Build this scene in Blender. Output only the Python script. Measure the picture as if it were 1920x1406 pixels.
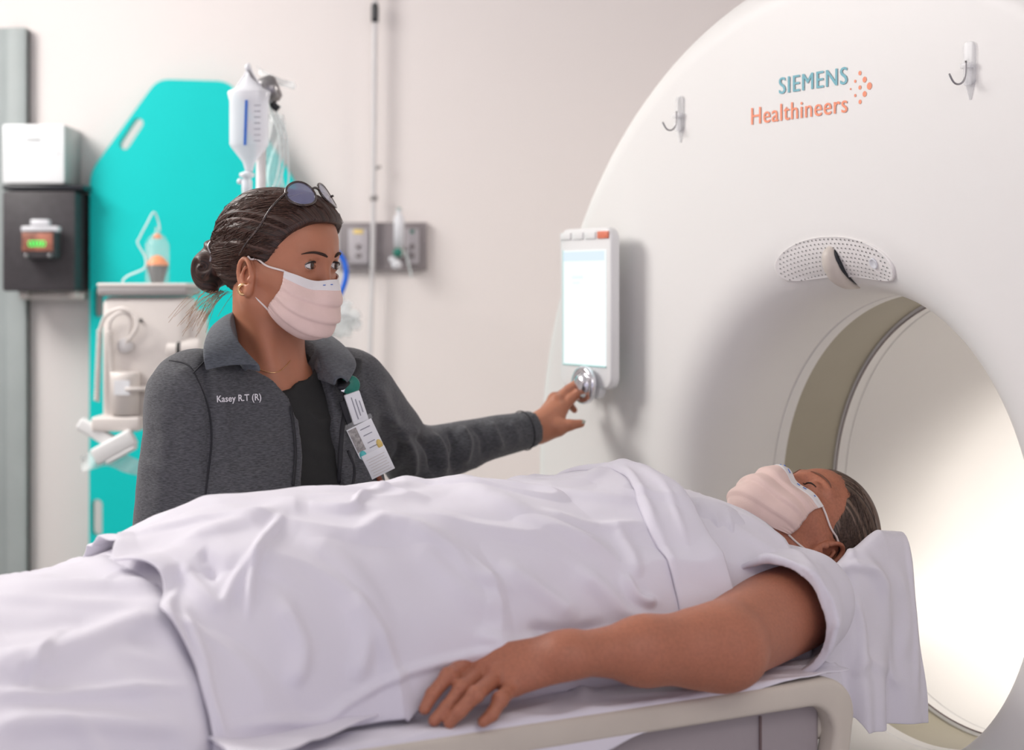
import bpy, bmesh, math, random
import numpy as np
from mathutils import Vector, Matrix
from mathutils.bvhtree import BVHTree

for o in list(bpy.data.objects):
    bpy.data.objects.remove(o, do_unlink=True)
SC = bpy.context.scene
COL = SC.collection
rng = np.random.RandomState(7)

# ------------------------------------------------------------------ camera
FPX, HY, CAMZ = 3200.0, 541.0, 1.40          # focal length in px of the 1920x1406 frame, horizon row, camera height
cam_d = bpy.data.cameras.new('camera')
cam = bpy.data.objects.new('camera', cam_d); COL.objects.link(cam)
cam.location = (0, 0, CAMZ); cam.rotation_euler = (math.pi/2, 0, 0)
cam_d.sensor_width = 36.0; cam_d.sensor_fit = 'HORIZONTAL'
cam_d.lens = FPX/1920*36.0
cam_d.shift_y = -(703-HY)/1920.0
cam_d.clip_start = 0.05
cam_d.dof.use_dof = True; cam_d.dof.focus_distance = 2.42; cam_d.dof.aperture_fstop = 3.2
SC.camera = cam
SC.view_settings.view_transform = 'Standard'; SC.view_settings.look = 'None'
SC.view_settings.gamma = 1.0; SC.view_settings.use_curve_mapping = False
SC.view_settings.exposure = 0.20

# ------------------------------------------------------------------ world + large lights
W = bpy.data.worlds.new('World'); SC.world = W; W.use_nodes = True
W.node_tree.nodes['Background'].inputs[0].default_value = (0.90, 0.855, 1.0, 1)
W.node_tree.nodes['Background'].inputs[1].default_value = 0.68

def area(name, loc, target, sx, sy, power, col):
    l = bpy.data.lights.new(name, 'AREA'); l.shape = 'RECTANGLE'; l.size = sx; l.size_y = sy
    l.energy = power; l.color = col
    o = bpy.data.objects.new(name, l); COL.objects.link(o); o.location = loc
    o.rotation_euler = (Vector(target)-Vector(loc)).to_track_quat('-Z', 'Y').to_euler()
    return o
area('ceiling_and_fill_light', (-1.75, 3.0, 2.62), (-0.1, 2.8, 1.1), 1.0, 1.0, 54, (1.0, 0.97, 0.93))
area('ceiling_and_fill_light', (0.7, 0.6, 2.66), (0.6, 2.6, 1.1), 1.3, 1.3, 13, (1.0, 0.94, 0.88))  # unseen warm fill, added to lift the camera side
area('ceiling_and_fill_light', (-2.3, 0.9, 2.62), (0.6, 2.6, 1.0), 1.2, 1.2, 12, (1.0, 0.94, 0.87))  # unseen fill from the foot end, added to send light into the bore
area('ceiling_and_fill_light', (2.55, 2.75, 2.62), (1.15, 2.95, 0.85), 0.9, 0.9, 30, (1.0, 0.94, 0.86)).data.spread = math.radians(95)  # unseen lamp added behind the gantry to brighten the bore, spread kept narrow

# ------------------------------------------------------------------ frames
AA = math.radians(30.6)
DD = np.array([math.cos(AA), math.sin(AA), 0.0])          # along the couch, into the bore
NN = np.array([-math.sin(AA), math.cos(AA), 0.0])         # across the couch, away from the camera
ZZ = np.array([0.0, 0.0, 1.0])
GC = np.array([0.475, 2.566, 0.0])                        # bore axis meets the gantry face here
BZ = 1.04                                                 # bore axis height
def T(s, v, z): return GC + np.multiply.outer(s, DD) + np.multiply.outer(v, NN) + np.multiply.outer(z, ZZ)
def TF(P):
    """world -> table frame (s, v, z)"""
    Q = np.asarray(P) - GC
    return np.stack([Q@DD, Q@NN, Q[..., 2]], -1)
def ray(px, py): return np.array([(px-960)/FPX, 1.0, -(py-HY)/FPX])
def PV(px, py, v):
    r = ray(px, py); t = ((GC+v*NN)@NN)/(r@NN); return r*t + np.array([0, 0, CAMZ])
def PS(px, py, s):
    r = ray(px, py); t = ((GC+s*DD)@DD)/(r@DD); return r*t + np.array([0, 0, CAMZ])
def PY(px, py, Y): return ray(px, py)*Y + np.array([0, 0, CAMZ])
def PZ(px, py, z):
    r = ray(px, py); return r*((z-CAMZ)/r[2]) + np.array([0, 0, CAMZ])
def PIX(P):
    P = np.asarray(P); return np.stack([960+FPX*P[..., 0]/P[..., 1], HY-FPX*(P[..., 2]-CAMZ)/P[..., 1]], -1)

# ------------------------------------------------------------------ materials
def mat(name, col, rough=0.5, metal=0.0, spec=0.5, noise=None, bump=None, sss=0.0, trans=0.0, alpha=1.0, emit=None, sheen=0.0, coat=0.0, ior=1.45):
    """noise=(scale, amount, stretch(x,y,z)) colour mottling; bump=(scale, strength, stretch)"""
    m = bpy.data.materials.new(name); m.use_nodes = True
    nt = m.node_tree; N = nt.nodes; L = nt.links; b = N['Principled BSDF']
    b.inputs['Base Color'].default_value = (*col, 1); b.inputs['Roughness'].default_value = rough
    b.inputs['Metallic'].default_value = metal; b.inputs['Specular IOR Level'].default_value = spec
    b.inputs['IOR'].default_value = ior
    if sss: b.inputs['Subsurface Weight'].default_value = sss; b.inputs['Subsurface Radius'].default_value = (0.012, 0.004, 0.002); b.inputs['Subsurface Scale'].default_value = 1.0
    if trans: b.inputs['Transmission Weight'].default_value = trans
    if alpha < 1: b.inputs['Alpha'].default_value = alpha
    if coat: b.inputs['Coat Weight'].default_value = coat
    if sheen: b.inputs['Sheen Weight'].default_value = sheen; b.inputs['Sheen Roughness'].default_value = .4
    if emit: b.inputs['Emission Color'].default_value = (*emit[0], 1); b.inputs['Emission Strength'].default_value = emit[1]
    tc = N.new('ShaderNodeTexCoord')
    def nz(scale, st, detail=4):
        mp = N.new('ShaderNodeMapping'); mp.inputs['Scale'].default_value = st
        L.new(tc.outputs['Object'], mp.inputs['Vector'])
        t = N.new('ShaderNodeTexNoise'); t.inputs['Scale'].default_value = scale; t.inputs['Detail'].default_value = detail
        L.new(mp.outputs[0], t.inputs['Vector']); return t
    if noise:
        t = nz(noise[0], noise[2] if len(noise) > 2 else (1, 1, 1))
        r = N.new('ShaderNodeValToRGB'); a = noise[1]
        r.color_ramp.elements[0].position = .32; r.color_ramp.elements[1].position = .68
        r.color_ramp.elements[0].color = (*[max(0, c*(1-a)) for c in col], 1)
        r.color_ramp.elements[1].color = (*[min(1, c*(1+a)) for c in col], 1)
        L.new(t.outputs['Fac'], r.inputs[0]); L.new(r.outputs[0], b.inputs['Base Color'])
    if bump:
        t = nz(bump[0], bump[2] if len(bump) > 2 else (1, 1, 1), 6)
        bp = N.new('ShaderNodeBump'); bp.inputs['Strength'].default_value = bump[1]; bp.inputs['Distance'].default_value = 0.004
        L.new(t.outputs['Fac'], bp.inputs['Height']); L.new(bp.outputs[0], b.inputs['Normal'])
    return m
M = {}
M['wall'] = mat('wall_paint', (0.82, 0.765, 0.75), .7, bump=(220, .05))
M['grey_frame'] = mat('grey_green_frame', (0.36, 0.40, 0.40), .5, noise=(6, .06))
M['floor'] = mat('floor_vinyl', (0.5, 0.48, 0.47), .4, noise=(14, .08))
M['ceiling'] = mat('ceiling_tile', (0.8, 0.8, 0.8), .8, bump=(90, .2))
M['gantry'] = mat('gantry_shell', (0.80, 0.785, 0.77), .42, bump=(700, .03))
M['band'] = mat('bore_band', (0.40, 0.365, 0.28), .45, noise=(9, .03))
M['seam'] = mat('seam_dark', (0.16, 0.11, 0.11), .5)
M['seam_soft'] = mat('seam_soft', (0.60, 0.55, 0.52), .6)
M['white_plastic'] = mat('white_plastic', (0.80, 0.80, 0.80), .35, noise=(5, .02))
M['grille'] = mat('grille_plastic', (0.80, 0.775, 0.765), .5, noise=(30, .02))
M['hole'] = mat('grille_hole', (0.16, 0.155, 0.155), .7)
M['housing'] = mat('housing_plastic', (0.60, 0.54, 0.49), .45, noise=(30, .02))
M['dark'] = mat('dark_plastic', (0.018, 0.02, 0.026), .28, noise=(20, .1))
M['siemens'] = mat('petrol_print', (0.17, 0.44, 0.52), .5, noise=(90, .05))
M['orange_print'] = mat('orange_print', (0.90, 0.30, 0.17), .5, noise=(90, .05))
M['screen'] = mat('screen_glow', (0.03, 0.03, 0.03), .3, emit=((0.90, 0.97, 0.97), .92))
M['screen_bar'] = mat('screen_bar_glow', (0.03, 0.03, 0.03), .3, emit=((0.70, 0.82, 0.92), .92))
M['screen_ink'] = mat('screen_ink_glow', (0.03, 0.03, 0.03), .3, emit=((0.78, 0.88, 0.94), .92))
M['teal_edge'] = mat('screen_edge_teal', (0.45, 0.8, 0.78), .4)
M['red_button'] = mat('orange_red_button', (0.72, 0.20, 0.12), .4, noise=(60, .1))
M['chrome'] = mat('chrome', (0.78, 0.78, 0.82), .16, metal=1.0, bump=(40, .02))
M['steel'] = mat('steel', (0.30, 0.29, 0.30), .3, metal=.9, bump=(80, .05))
M['clear'] = mat('clear_plastic', (0.95, 0.95, 0.97), .12, alpha=.30, noise=(40, .03))
M['clear_soft'] = mat('milky_plastic', (0.88, 0.89, 0.94), .2, alpha=.72, noise=(20, .03))
M['clear_film'] = mat('clear_film', (0.92, 0.96, 0.97), .18, alpha=.33, noise=(30, .05))
M['clear_tube'] = mat('clear_barrel', (0.95, 0.97, 0.97), .08, alpha=.11)
M['tube_clear'] = mat('clear_tubing', (0.86, 0.93, 0.93), .15, alpha=.6)
M['teal'] = mat('teal_board', (0.0, 0.60, 0.58), .5, spec=.3, noise=(3, .03))
M['box_white'] = mat('dispenser_white', (0.84, 0.86, 0.88), .3, noise=(4, .02))
M['box_grey'] = mat('dispenser_grey', (0.45, 0.47, 0.47), .35, noise=(4, .05))
M['charger'] = mat('charger_black', (0.05, 0.045, 0.05), .5, noise=(60, .12))
M['orange'] = mat('orange_cap', (0.95, 0.27, 0.03), .4, noise=(40, .05))
M['copper'] = mat('copper_label', (0.32, 0.12, 0.08), .5, noise=(60, .4))
M['led'] = mat('green_digits_glow', (0.05, .6, .12), .4, emit=((0.04, 0.9, 0.12), 1.0))
M['black_rubber'] = mat('black_rubber', (0.012, 0.012, 0.013), .5, noise=(60, .2))
M['plate'] = mat('headwall_plate', (0.27, 0.24, 0.25), .45, noise=(5, .05))
M['plate_light'] = mat('outlet_plate', (0.50, 0.47, 0.50), .45, noise=(5, .05))
M['yellow'] = mat('yellow_label', (0.80, 0.60, 0.20), .6, noise=(60, .2))
M['green'] = mat('green_knob', (0.02, 0.20, 0.15), .4, noise=(60, .2))
M['blue'] = mat('blue_tube', (0.01, 0.13, 0.68), .35, noise=(60, .05))
M['blue_print'] = mat('blue_print', (0.03, 0.15, 0.60), .5, noise=(60, .05))
M['cream'] = mat('cream_plastic', (0.74, 0.69, 0.66), .45, noise=(8, .04))
M['grey_lid'] = mat('grey_lid', (0.34, 0.32, 0.32), .4, noise=(8, .05))
M['label_white'] = mat('paper_label', (0.82, 0.83, 0.86), .6, noise=(30, .03))
M['print_grey'] = mat('grey_print', (0.28, 0.28, 0.33), .6)
M['hose'] = mat('hose_white', (0.66, 0.64, 0.65), .4, noise=(20, .03))

# ------------------------------------------------------------------ mesh helpers: everything is (V, F) in world space
def V3(a): return np.array(a, dtype=float).reshape(-1, 3)
def join(*parts):
    Vs, Fs, n = [], [], 0
    for V, F in parts:
        V = V3(V); Vs.append(V); Fs += [tuple(i+n for i in f) for f in F]; n += len(V)
    return np.concatenate(Vs), Fs
def xf(vf, R=None, t=(0, 0, 0), s=1.0):
    V, F = vf; V = V3(V)*s
    if R is not None: V = V@np.asarray(R).T
    return V+np.asarray(t), F
def RM(x, y, z): return np.stack([x, y, z], 1)           # columns are the local axes
RT = RM(DD, NN, ZZ)
def rotz(a): c, s = math.cos(a), math.sin(a); return np.array([[c, -s, 0], [s, c, 0], [0, 0, 1.]])
def rotx(a): c, s = math.cos(a), math.sin(a); return np.array([[1, 0, 0], [0, c, -s], [0, s, c]])
def roty(a): c, s = math.cos(a), math.sin(a); return np.array([[c, 0, s], [0, 1, 0], [-s, 0, c]])
def unit(v): v = np.asarray(v, float); return v/np.linalg.norm(v)
def box(size, c=(0, 0, 0), bevel=0.0, seg=2):
    bm = bmesh.new(); bmesh.ops.create_cube(bm, size=1)
    for v in bm.verts: v.co = Vector((v.co.x*size[0], v.co.y*size[1], v.co.z*size[2]))
    if bevel: bmesh.ops.bevel(bm, geom=bm.edges[:], offset=bevel, segments=seg, affect='EDGES', profile=.5)
    V = np.array([v.co[:] for v in bm.verts])+np.array(c); bm.verts.index_update()
    F = [tuple(v.index for v in f.verts) for f in bm.faces]; bm.free(); return V, F
def spline(pts, n):
    """Catmull-Rom through the points (any width), n samples"""
    P = np.array(pts, float); m = len(P)
    if m == 2: t = np.linspace(0, 1, n)[:, None]; return P[0]*(1-t)+P[1]*t
    Q = np.vstack([2*P[0]-P[1], P, 2*P[-1]-P[-2]])
    u = np.linspace(0, m-1, n); i = np.minimum(u.astype(int), m-2); t = (u-i)[:, None]
    a, b, c, d = Q[i], Q[i+1], Q[i+2], Q[i+3]
    return .5*((2*b)+(-a+c)*t+(2*a-5*b+4*c-d)*t*t+(-a+3*b-3*c+d)*t**3)
def tube(pts, r, n=None, seg=10, caps=True, flat=None):
    P = spline(pts, n) if n else np.array(pts, float)
    m = len(P); r = np.interp(np.linspace(0, 1, m), np.linspace(0, 1, len(np.atleast_1d(r))), np.atleast_1d(r))
    t = np.gradient(P, axis=0); t /= np.linalg.norm(t, axis=1)[:, None]+1e-12
    up = np.array([0, 0, 1.]) if abs(t[0][2]) < .9 else np.array([1., 0, 0])
    V = []
    x = unit(np.cross(up, t[0]))
    for i in range(m):
        x = unit(x-t[i]*(x@t[i])); y = np.cross(t[i], x)
        for k in range(seg):
            a = 2*math.pi*k/seg; V.append(P[i]+r[i]*(x*math.cos(a)+(y*math.sin(a))*(flat or 1)))
    F = [(i*seg+k, i*seg+(k+1) % seg, (i+1)*seg+(k+1) % seg, (i+1)*seg+k) for i in range(m-1) for k in range(seg)]
    if caps: F += [tuple(range(seg))[::-1], tuple((m-1)*seg+k for k in range(seg))]
    return np.array(V), F
def lathe(prof, seg=48, sx=1, sy=1):
    """profile of (r, z) around local z"""
    V = [];
    for r, z in prof:
        for k in range(seg):
            a = 2*math.pi*k/seg; V.append((r*sx*math.cos(a), r*sy*math.sin(a), z))
    F = [(i*seg+k, i*seg+(k+1) % seg, (i+1)*seg+(k+1) % seg, (i+1)*seg+k) for i in range(len(prof)-1) for k in range(seg)]
    F += [tuple(range(seg))[::-1], tuple((len(prof)-1)*seg+k for k in range(seg))]
    return np.array(V, float), F
def prism(poly, th, bevel=0.0):
    """polygon in local xy, extruded from z=0 to z=th, optional bevel of the rims"""
    bm = bmesh.new(); vs = [bm.verts.new((p[0], p[1], 0)) for p in poly]; f = bm.faces.new(vs)
    r = bmesh.ops.extrude_face_region(bm, geom=[f]); vv = [g for g in r['geom'] if isinstance(g, bmesh.types.BMVert)]
    bmesh.ops.translate(bm, vec=(0, 0, th), verts=vv); bmesh.ops.recalc_face_normals(bm, faces=bm.faces[:])
    if bevel:
        ed = [e for e in bm.edges if abs(e.verts[0].co.z-e.verts[1].co.z) < 1e-6]
        bmesh.ops.bevel(bm, geom=ed, offset=bevel, segments=3, affect='EDGES', profile=.5)
    bm.verts.index_update(); V = np.array([v.co[:] for v in bm.verts]); F = [tuple(v.index for v in f.verts) for f in bm.faces]; bm.free(); return V, F
def rrect(w, h, r, n=6):
    out = []
    for cx, cy, a0 in ((w/2-r, h/2-r, 0), (-w/2+r, h/2-r, 90), (-w/2+r, -h/2+r, 180), (w/2-r, -h/2+r, 270)):
        for k in range(n+1):
            a = math.radians(a0+90*k/n); out.append((cx+r*math.cos(a), cy+r*math.sin(a)))
    return out
def grid(P, closed_u=False):
    """P: (nu, nv, 3)"""
    nu, nv = P.shape[:2]; F = []
    for i in range(nu if closed_u else nu-1):
        j = (i+1) % nu
        for k in range(nv-1): F.append((i*nv+k, j*nv+k, j*nv+k+1, i*nv+k+1))
    return P.reshape(-1, 3), F
def ellipsoid(r, seg=24):
    prof = [(math.sin(math.pi*i/(seg//2)), -math.cos(math.pi*i/(seg//2))) for i in range(1, seg//2)]
    V, F = lathe([(max(p[0], 1e-4), p[1]) for p in prof], seg); return V*np.array(r), F
def text_vf(txt, h, w=None, th=0.0006, off=0.0, font_scale=1.0, spacing=1.0):
    """text mesh in local xy, left baseline at the origin, cap height h, width w"""
    c = bpy.data.curves.new('t', 'FONT'); c.body = txt; c.size = 1; c.offset = off; c.space_character = spacing; c.resolution_u = 4
    o = bpy.data.objects.new('t', c); me = bpy.data.meshes.new_from_object(o)
    V = np.array([v.co[:] for v in me.vertices]); F = [tuple(p.vertices) for p in me.polygons]
    bpy.data.objects.remove(o); bpy.data.curves.remove(c); bpy.data.meshes.remove(me)
    V[:, 0] -= V[:, 0].min(); s = h/0.715
    V[:, 0] *= (w/V[:, 0].max()) if w else s
    V[:, 1] *= s; V[:, 2] = th
    return V, F

def make_mesh(name, vf, m, smooth=True):
    V, F = vf; me = bpy.data.meshes.new(name); me.from_pydata([tuple(v) for v in V], [], [tuple(int(i) for i in f) for f in F])
    me.materials.append(m)
    if smooth: me.polygons.foreach_set('use_smooth', [True]*len(me.polygons))
    me.update(); return me
ORG = {}
def thing(name, label, cat, loc, group=None):
    o = bpy.data.objects.new(name, None); COL.objects.link(o); o.location = tuple(loc); o.empty_display_size = .05
    o['label'] = label; o['category'] = cat
    if group: o['group'] = group
    ORG[o.name] = np.array(loc, float); return o
def part(name, vf, m, parent, label=None, sharp=None, smooth=True, mods=()):
    org = ORG[parent.name]; V, F = vf
    me = make_mesh(name, (V3(V)-org, F), m, smooth)
    if sharp is not None: me.set_sharp_from_angle(angle=math.radians(sharp))
    o = bpy.data.objects.new(name, me); COL.objects.link(o); o.parent = parent; ORG[o.name] = org
    if label: o['label'] = label
    for k, kw in mods:
        md = o.modifiers.new(k.lower(), k)
        for a, b in kw.items(): setattr(md, a, b)
    return o
def single(name, vf, m, label, cat, loc, group=None, sharp=None, smooth=True, mods=()):
    V, F = vf; loc = np.array(loc, float)
    me = make_mesh(name, (V3(V)-loc, F), m, smooth)
    if sharp is not None: me.set_sharp_from_angle(angle=math.radians(sharp))
    o = bpy.data.objects.new(name, me); COL.objects.link(o); o.location = tuple(loc); ORG[o.name] = loc
    o['label'] = label; o['category'] = cat
    if group: o['group'] = group
    for k, kw in mods:
        md = o.modifiers.new(k.lower(), k)
        for a, b in kw.items(): setattr(md, a, b)
    return o
def struct(name, vf, m, sharp=None):
    me = make_mesh(name, vf, m, sharp is not None)
    if sharp is not None: me.set_sharp_from_angle(angle=math.radians(sharp))
    o = bpy.data.objects.new(name, me); COL.objects.link(o); o['kind'] = 'structure'; return o

# ------------------------------------------------------------------ implicit surfaces -> mesh (surface nets)
def s_cap(a, b, ra, rb=None):
    a = np.array(a, np.float32); b = np.array(b, np.float32); rb = ra if rb is None else rb; ba = b-a; L = max(float(ba@ba), 1e-9)
    def f(P):
        q = P-a; h = np.clip((q@ba)/L, 0, 1); return np.sqrt(((q-h[:, None]*ba)**2).sum(1))-(ra+(rb-ra)*h)
    return f
def s_ell(c, r, R=None):
    c = np.array(c, np.float32); r = np.array(r, np.float32); R = None if R is None else np.asarray(R, np.float32)
    def f(P):
        q = P-c
        if R is not None: q = q@R
        k0 = np.sqrt(((q/r)**2).sum(1)); k1 = np.sqrt(((q/(r*r))**2).sum(1))+1e-9
        return k0*(k0-1)/k1
    return f
def s_sph(c, r): return s_ell(c, (r, r, r))
def s_box(c, h, R=None, rr=0.0):
    c = np.array(c, np.float32); h = np.array(h, np.float32); R = None if R is None else np.asarray(R, np.float32)
    def f(P):
        q = P-c
        if R is not None: q = q@R
        q = np.abs(q)-h+rr
        return np.sqrt((np.maximum(q, 0)**2).sum(1))+np.minimum(q.max(1), 0)-rr
    return f
def s_poly(pts, r, n=None):
    """polyline tube, r scalar or list"""
    P0 = spline(pts, n) if n else np.array(pts, float); rr = np.interp(np.linspace(0, 1, len(P0)), np.linspace(0, 1, len(np.atleast_1d(r))), np.atleast_1d(r))
    fs = [s_cap(P0[i], P0[i+1], rr[i], rr[i+1]) for i in range(len(P0)-1)]
    def f(P):
        d = fs[0](P)
        for g in fs[1:]: d = np.minimum(d, g(P))
        return d
    return f
def smin(a, b, k):
    if k <= 0: return np.minimum(a, b)
    h = np.maximum(k-np.abs(a-b), 0)/k; return np.minimum(a, b)-h*h*k*.25
def sdf(ops):
    """ops: list of (kind, f, k) with kind '+', '-', '&'"""
    def f(P):
        d = None
        for kind, g, k in ops:
            e = g(P)
            if d is None: d = e
            elif kind == '+': d = smin(d, e, k)
            elif kind == '-': d = -smin(-d, e, k)
            else: d = -smin(-d, -e, k)
        return d
    return f
def placed(f, R, o, sc=1.0):
    R = np.asarray(R, np.float32); o = np.asarray(o, np.float32)
    return lambda P: f(((P-o)@R)/sc)*sc
def near(f, c, r):
    """evaluate f only within r of c (keeps small details cheap)"""
    c = np.asarray(c, np.float32)
    def g(P):
        dd = np.sqrt(((P-c)**2).sum(1)); out = (dd-r*.55).astype(np.float32); m = dd < r
        if m.any(): out[m] = f(P[m])
        return out
    return g
def poly_surf(f, lo, hi, h, B=8, smooth=0):
    lo = np.array(lo, float); hi = np.array(hi, float)
    nb = np.ceil((hi-lo)/h/B).astype(int)+1; n = nb*B
    G = np.empty(n, np.float32)
    bc = np.stack(np.meshgrid(*[np.arange(k) for k in nb], indexing='ij'), -1).reshape(-1, 3)
    cen = (lo+(bc*B+(B-1)/2)*h).astype(np.float32)
    dc = np.concatenate([f(cen[i:i+200000]) for i in range(0, len(cen), 200000)])
    G.reshape(nb[0], B, nb[1], B, nb[2], B)[:] = dc.reshape(nb)[:, None, :, None, :, None]
    keep = np.abs(dc) < B*h*1.7
    off = np.stack(np.meshgrid(*[np.arange(B)]*3, indexing='ij'), -1).reshape(-1, 3)
    kb = bc[keep]; step = 400
    for i in range(0, len(kb), step):
        idx = (kb[i:i+step, None, :]*B+off[None]).reshape(-1, 3)
        G[idx[:, 0], idx[:, 1], idx[:, 2]] = f((lo+idx*h).astype(np.float32))
    ins = G < 0
    cr = np.zeros(tuple(n-1), bool)
    base = ins[:-1, :-1, :-1]
    for c in [(x, y, z) for x in (0, 1) for y in (0, 1) for z in (0, 1)][1:]:
        cr |= ins[c[0]:n[0]-1+c[0], c[1]:n[1]-1+c[1], c[2]:n[2]-1+c[2]] != base
    ci = np.argwhere(cr); vid = -np.ones(tuple(n-1), np.int32); vid[ci[:, 0], ci[:, 1], ci[:, 2]] = np.arange(len(ci))
    acc = np.zeros((len(ci), 3)); cnt = np.zeros(len(ci))
    cs = [(x, y, z) for x in (0, 1) for y in (0, 1) for z in (0, 1)]
    for a in cs:
        for ax in range(3):
            if a[ax]: continue
            b = list(a); b[ax] = 1
            ga = G[ci[:, 0]+a[0], ci[:, 1]+a[1], ci[:, 2]+a[2]]; gb = G[ci[:, 0]+b[0], ci[:, 1]+b[1], ci[:, 2]+b[2]]
            m = (ga < 0) != (gb < 0); t = np.zeros(len(ci)); t[m] = ga[m]/(ga[m]-gb[m])
            p = np.tile(np.array(a, float), (len(ci), 1)); p[:, ax] += t
            acc[m] += p[m]; cnt[m] += 1
    V = lo+(ci+acc/cnt[:, None])*h
    Q = []
    for ax in range(3):
        b, c = [(1, 2), (2, 0), (0, 1)][ax]
        sl0 = [slice(0, n[0]-1), slice(0, n[1]-1), slice(0, n[2]-1)]; sl1 = list(sl0); sl1[ax] = slice(1, n[ax])
        A = ins[tuple(sl0)]; Bb = ins[tuple(sl1)]
        e = np.argwhere(A != Bb); e = e[(e[:, b] > 0) & (e[:, c] > 0)]
        s = A[e[:, 0], e[:, 1], e[:, 2]]
        def g(db, dcc):
            q = e.copy(); q[:, b] -= db; q[:, c] -= dcc; return vid[q[:, 0], q[:, 1], q[:, 2]]
        q = np.stack([g(0, 0), g(1, 0), g(1, 1), g(0, 1)], 1); q[~s] = q[~s][:, ::-1]; Q.append(q)
    Q = np.concatenate(Q); Q = Q[(Q >= 0).all(1)][:, ::-1]
    for _ in range(smooth): V = laplace(V, Q)
    return V, Q
def laplace(V, Q, lam=.5):
    S = np.zeros_like(V); c = np.zeros(len(V))
    for k in range(4):
        a, b = Q[:, k], Q[:, (k+1) % 4]
        for ax in range(3): S[:, ax] += np.bincount(a, V[b, ax], len(V))+np.bincount(b, V[a, ax], len(V))
        c += np.bincount(a, minlength=len(V))+np.bincount(b, minlength=len(V))
    m = c > 0; out = V.copy(); out[m] = V[m]*(1-lam)+lam*S[m]/c[m][:, None]; return out
def vnormals(V, F):
    N = np.zeros_like(V); Q = np.array([f for f in F if len(f) == 4])
    n = np.cross(V[Q[:, 2]]-V[Q[:, 0]], V[Q[:, 3]]-V[Q[:, 1]])
    for k in range(4):
        for ax in range(3): N[:, ax] += np.bincount(Q[:, k], n[:, ax], len(V))
    return N/(np.linalg.norm(N, axis=1)[:, None]+1e-12)
def keep_faces(V, Q, mask):
    """drop vertices where mask is False"""
    Q = Q[mask[Q].all(1)]; u = np.unique(Q); mp = -np.ones(len(V), int); mp[u] = np.arange(len(u)); return V[u], mp[Q]
def fast_mesh(name, V, Q, m):
    me = bpy.data.meshes.new(name); me.vertices.add(len(V)); me.vertices.foreach_set('co', V.astype(np.float32).ravel())
    me.loops.add(Q.size); me.loops.foreach_set('vertex_index', Q.astype(np.int32).ravel())
    me.polygons.add(len(Q)); me.polygons.foreach_set('loop_start', np.arange(0, Q.size, 4, dtype=np.int32))
    me.update(calc_edges=True); me.validate(); me.polygons.foreach_set('use_smooth', [True]*len(me.polygons)); me.materials.append(m); return me
def organic(name, VQ, m, parent=None, label=None, cat=None, loc=None):
    V, Q = VQ; org = ORG[parent.name] if parent else np.array(loc, float)
    o = bpy.data.objects.new(name, fast_mesh(name, V-org, Q, m)); COL.objects.link(o); ORG[o.name] = org
    if parent: o.parent = parent
    else: o.location = tuple(org)
    if label: o['label'] = label
    if cat: o['category'] = cat
    return o
def raysurf(f, O, Dv, t0=0.0, t1=.25, n=60):
    """march from O along Dv; last crossing from inside to outside"""
    t = np.full(len(O), float(t1)); P = O+Dv*t1
    for _ in range(n):
        d = f(P.astype(np.float32)); t = t-d*.8; t = np.clip(t, t0, t1); P = O+Dv*t[:, None]
    return P
def seg_dist(P, A, B):
    """2-D distance of P to segment AB"""
    ba = B-A; h = np.clip(((P-A)@ba)/max(ba@ba, 1e-9), 0, 1); return np.sqrt(((P-A-h[:, None]*ba)**2).sum(1)), h
def vnoise(P, seed=0):
    """cheap smooth value noise on (N,3)"""
    i = np.floor(P).astype(np.int64); f = P-i; u = f*f*(3-2*f)
    def hsh(a):
        x = (a[:, 0]*374761393+a[:, 1]*668265263+a[:, 2]*2147483647+seed*974634777) & 0xffffffff
        x = ((x ^ (x >> 13))*1274126177) & 0xffffffff; return ((x ^ (x >> 16)) & 0xffff)/32768.0-1
    out = 0
    for c in [(x, y, z) for x in (0, 1) for y in (0, 1) for z in (0, 1)]:
        w = 1
        for ax in range(3): w = w*(u[:, ax] if c[ax] else 1-u[:, ax])
        out = out+w*hsh(i+np.array(c))
    return out
# =================================================================== room
WY = 4.30
struct('floor', box((7, 7, .1), (0.6, 2.2, -.05)), M['floor'])
struct('ceiling', box((7, 7, .1), (0.6, 2.2, 2.75+.05)), M['ceiling'])
struct('wall_back', box((7, .1, 2.75), (0.6, WY+.05, 1.375)), M['wall'])
struct('wall_left', box((.1, 7, 2.75), (-2.95, 2.2, 1.375)), M['wall'])
struct('wall_right', box((.1, 7, 2.75), (4.15, 2.2, 1.375)), M['wall'])
# sheet panel seams on the lower right of the wall: a thin protection board
a, b = PY(790, 583, WY), PY(1100, 583, WY)
struct('trim_1', box((b[0]-a[0]+1.2, .0012, a[2]-.12), ((a[0]+b[0])/2+.6, WY-.0006, (a[2]+.12)/2), .0), M['wall'], 40)
struct('baseboard_back', box((7, .012, .1), (.6, WY-.006, .05), .003), M['grey_frame'], 40)
# grey door casing at the left edge
a = PY(40, 46, 4.22)
struct('door_1', join(box((.62, .03, a[2]), (a[0]-.31, 4.285, a[2]/2), .004), box((.05, .04, a[2]), (a[0]-.025, 4.28, a[2]/2), .006)), M['grey_frame'], 40)

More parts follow.
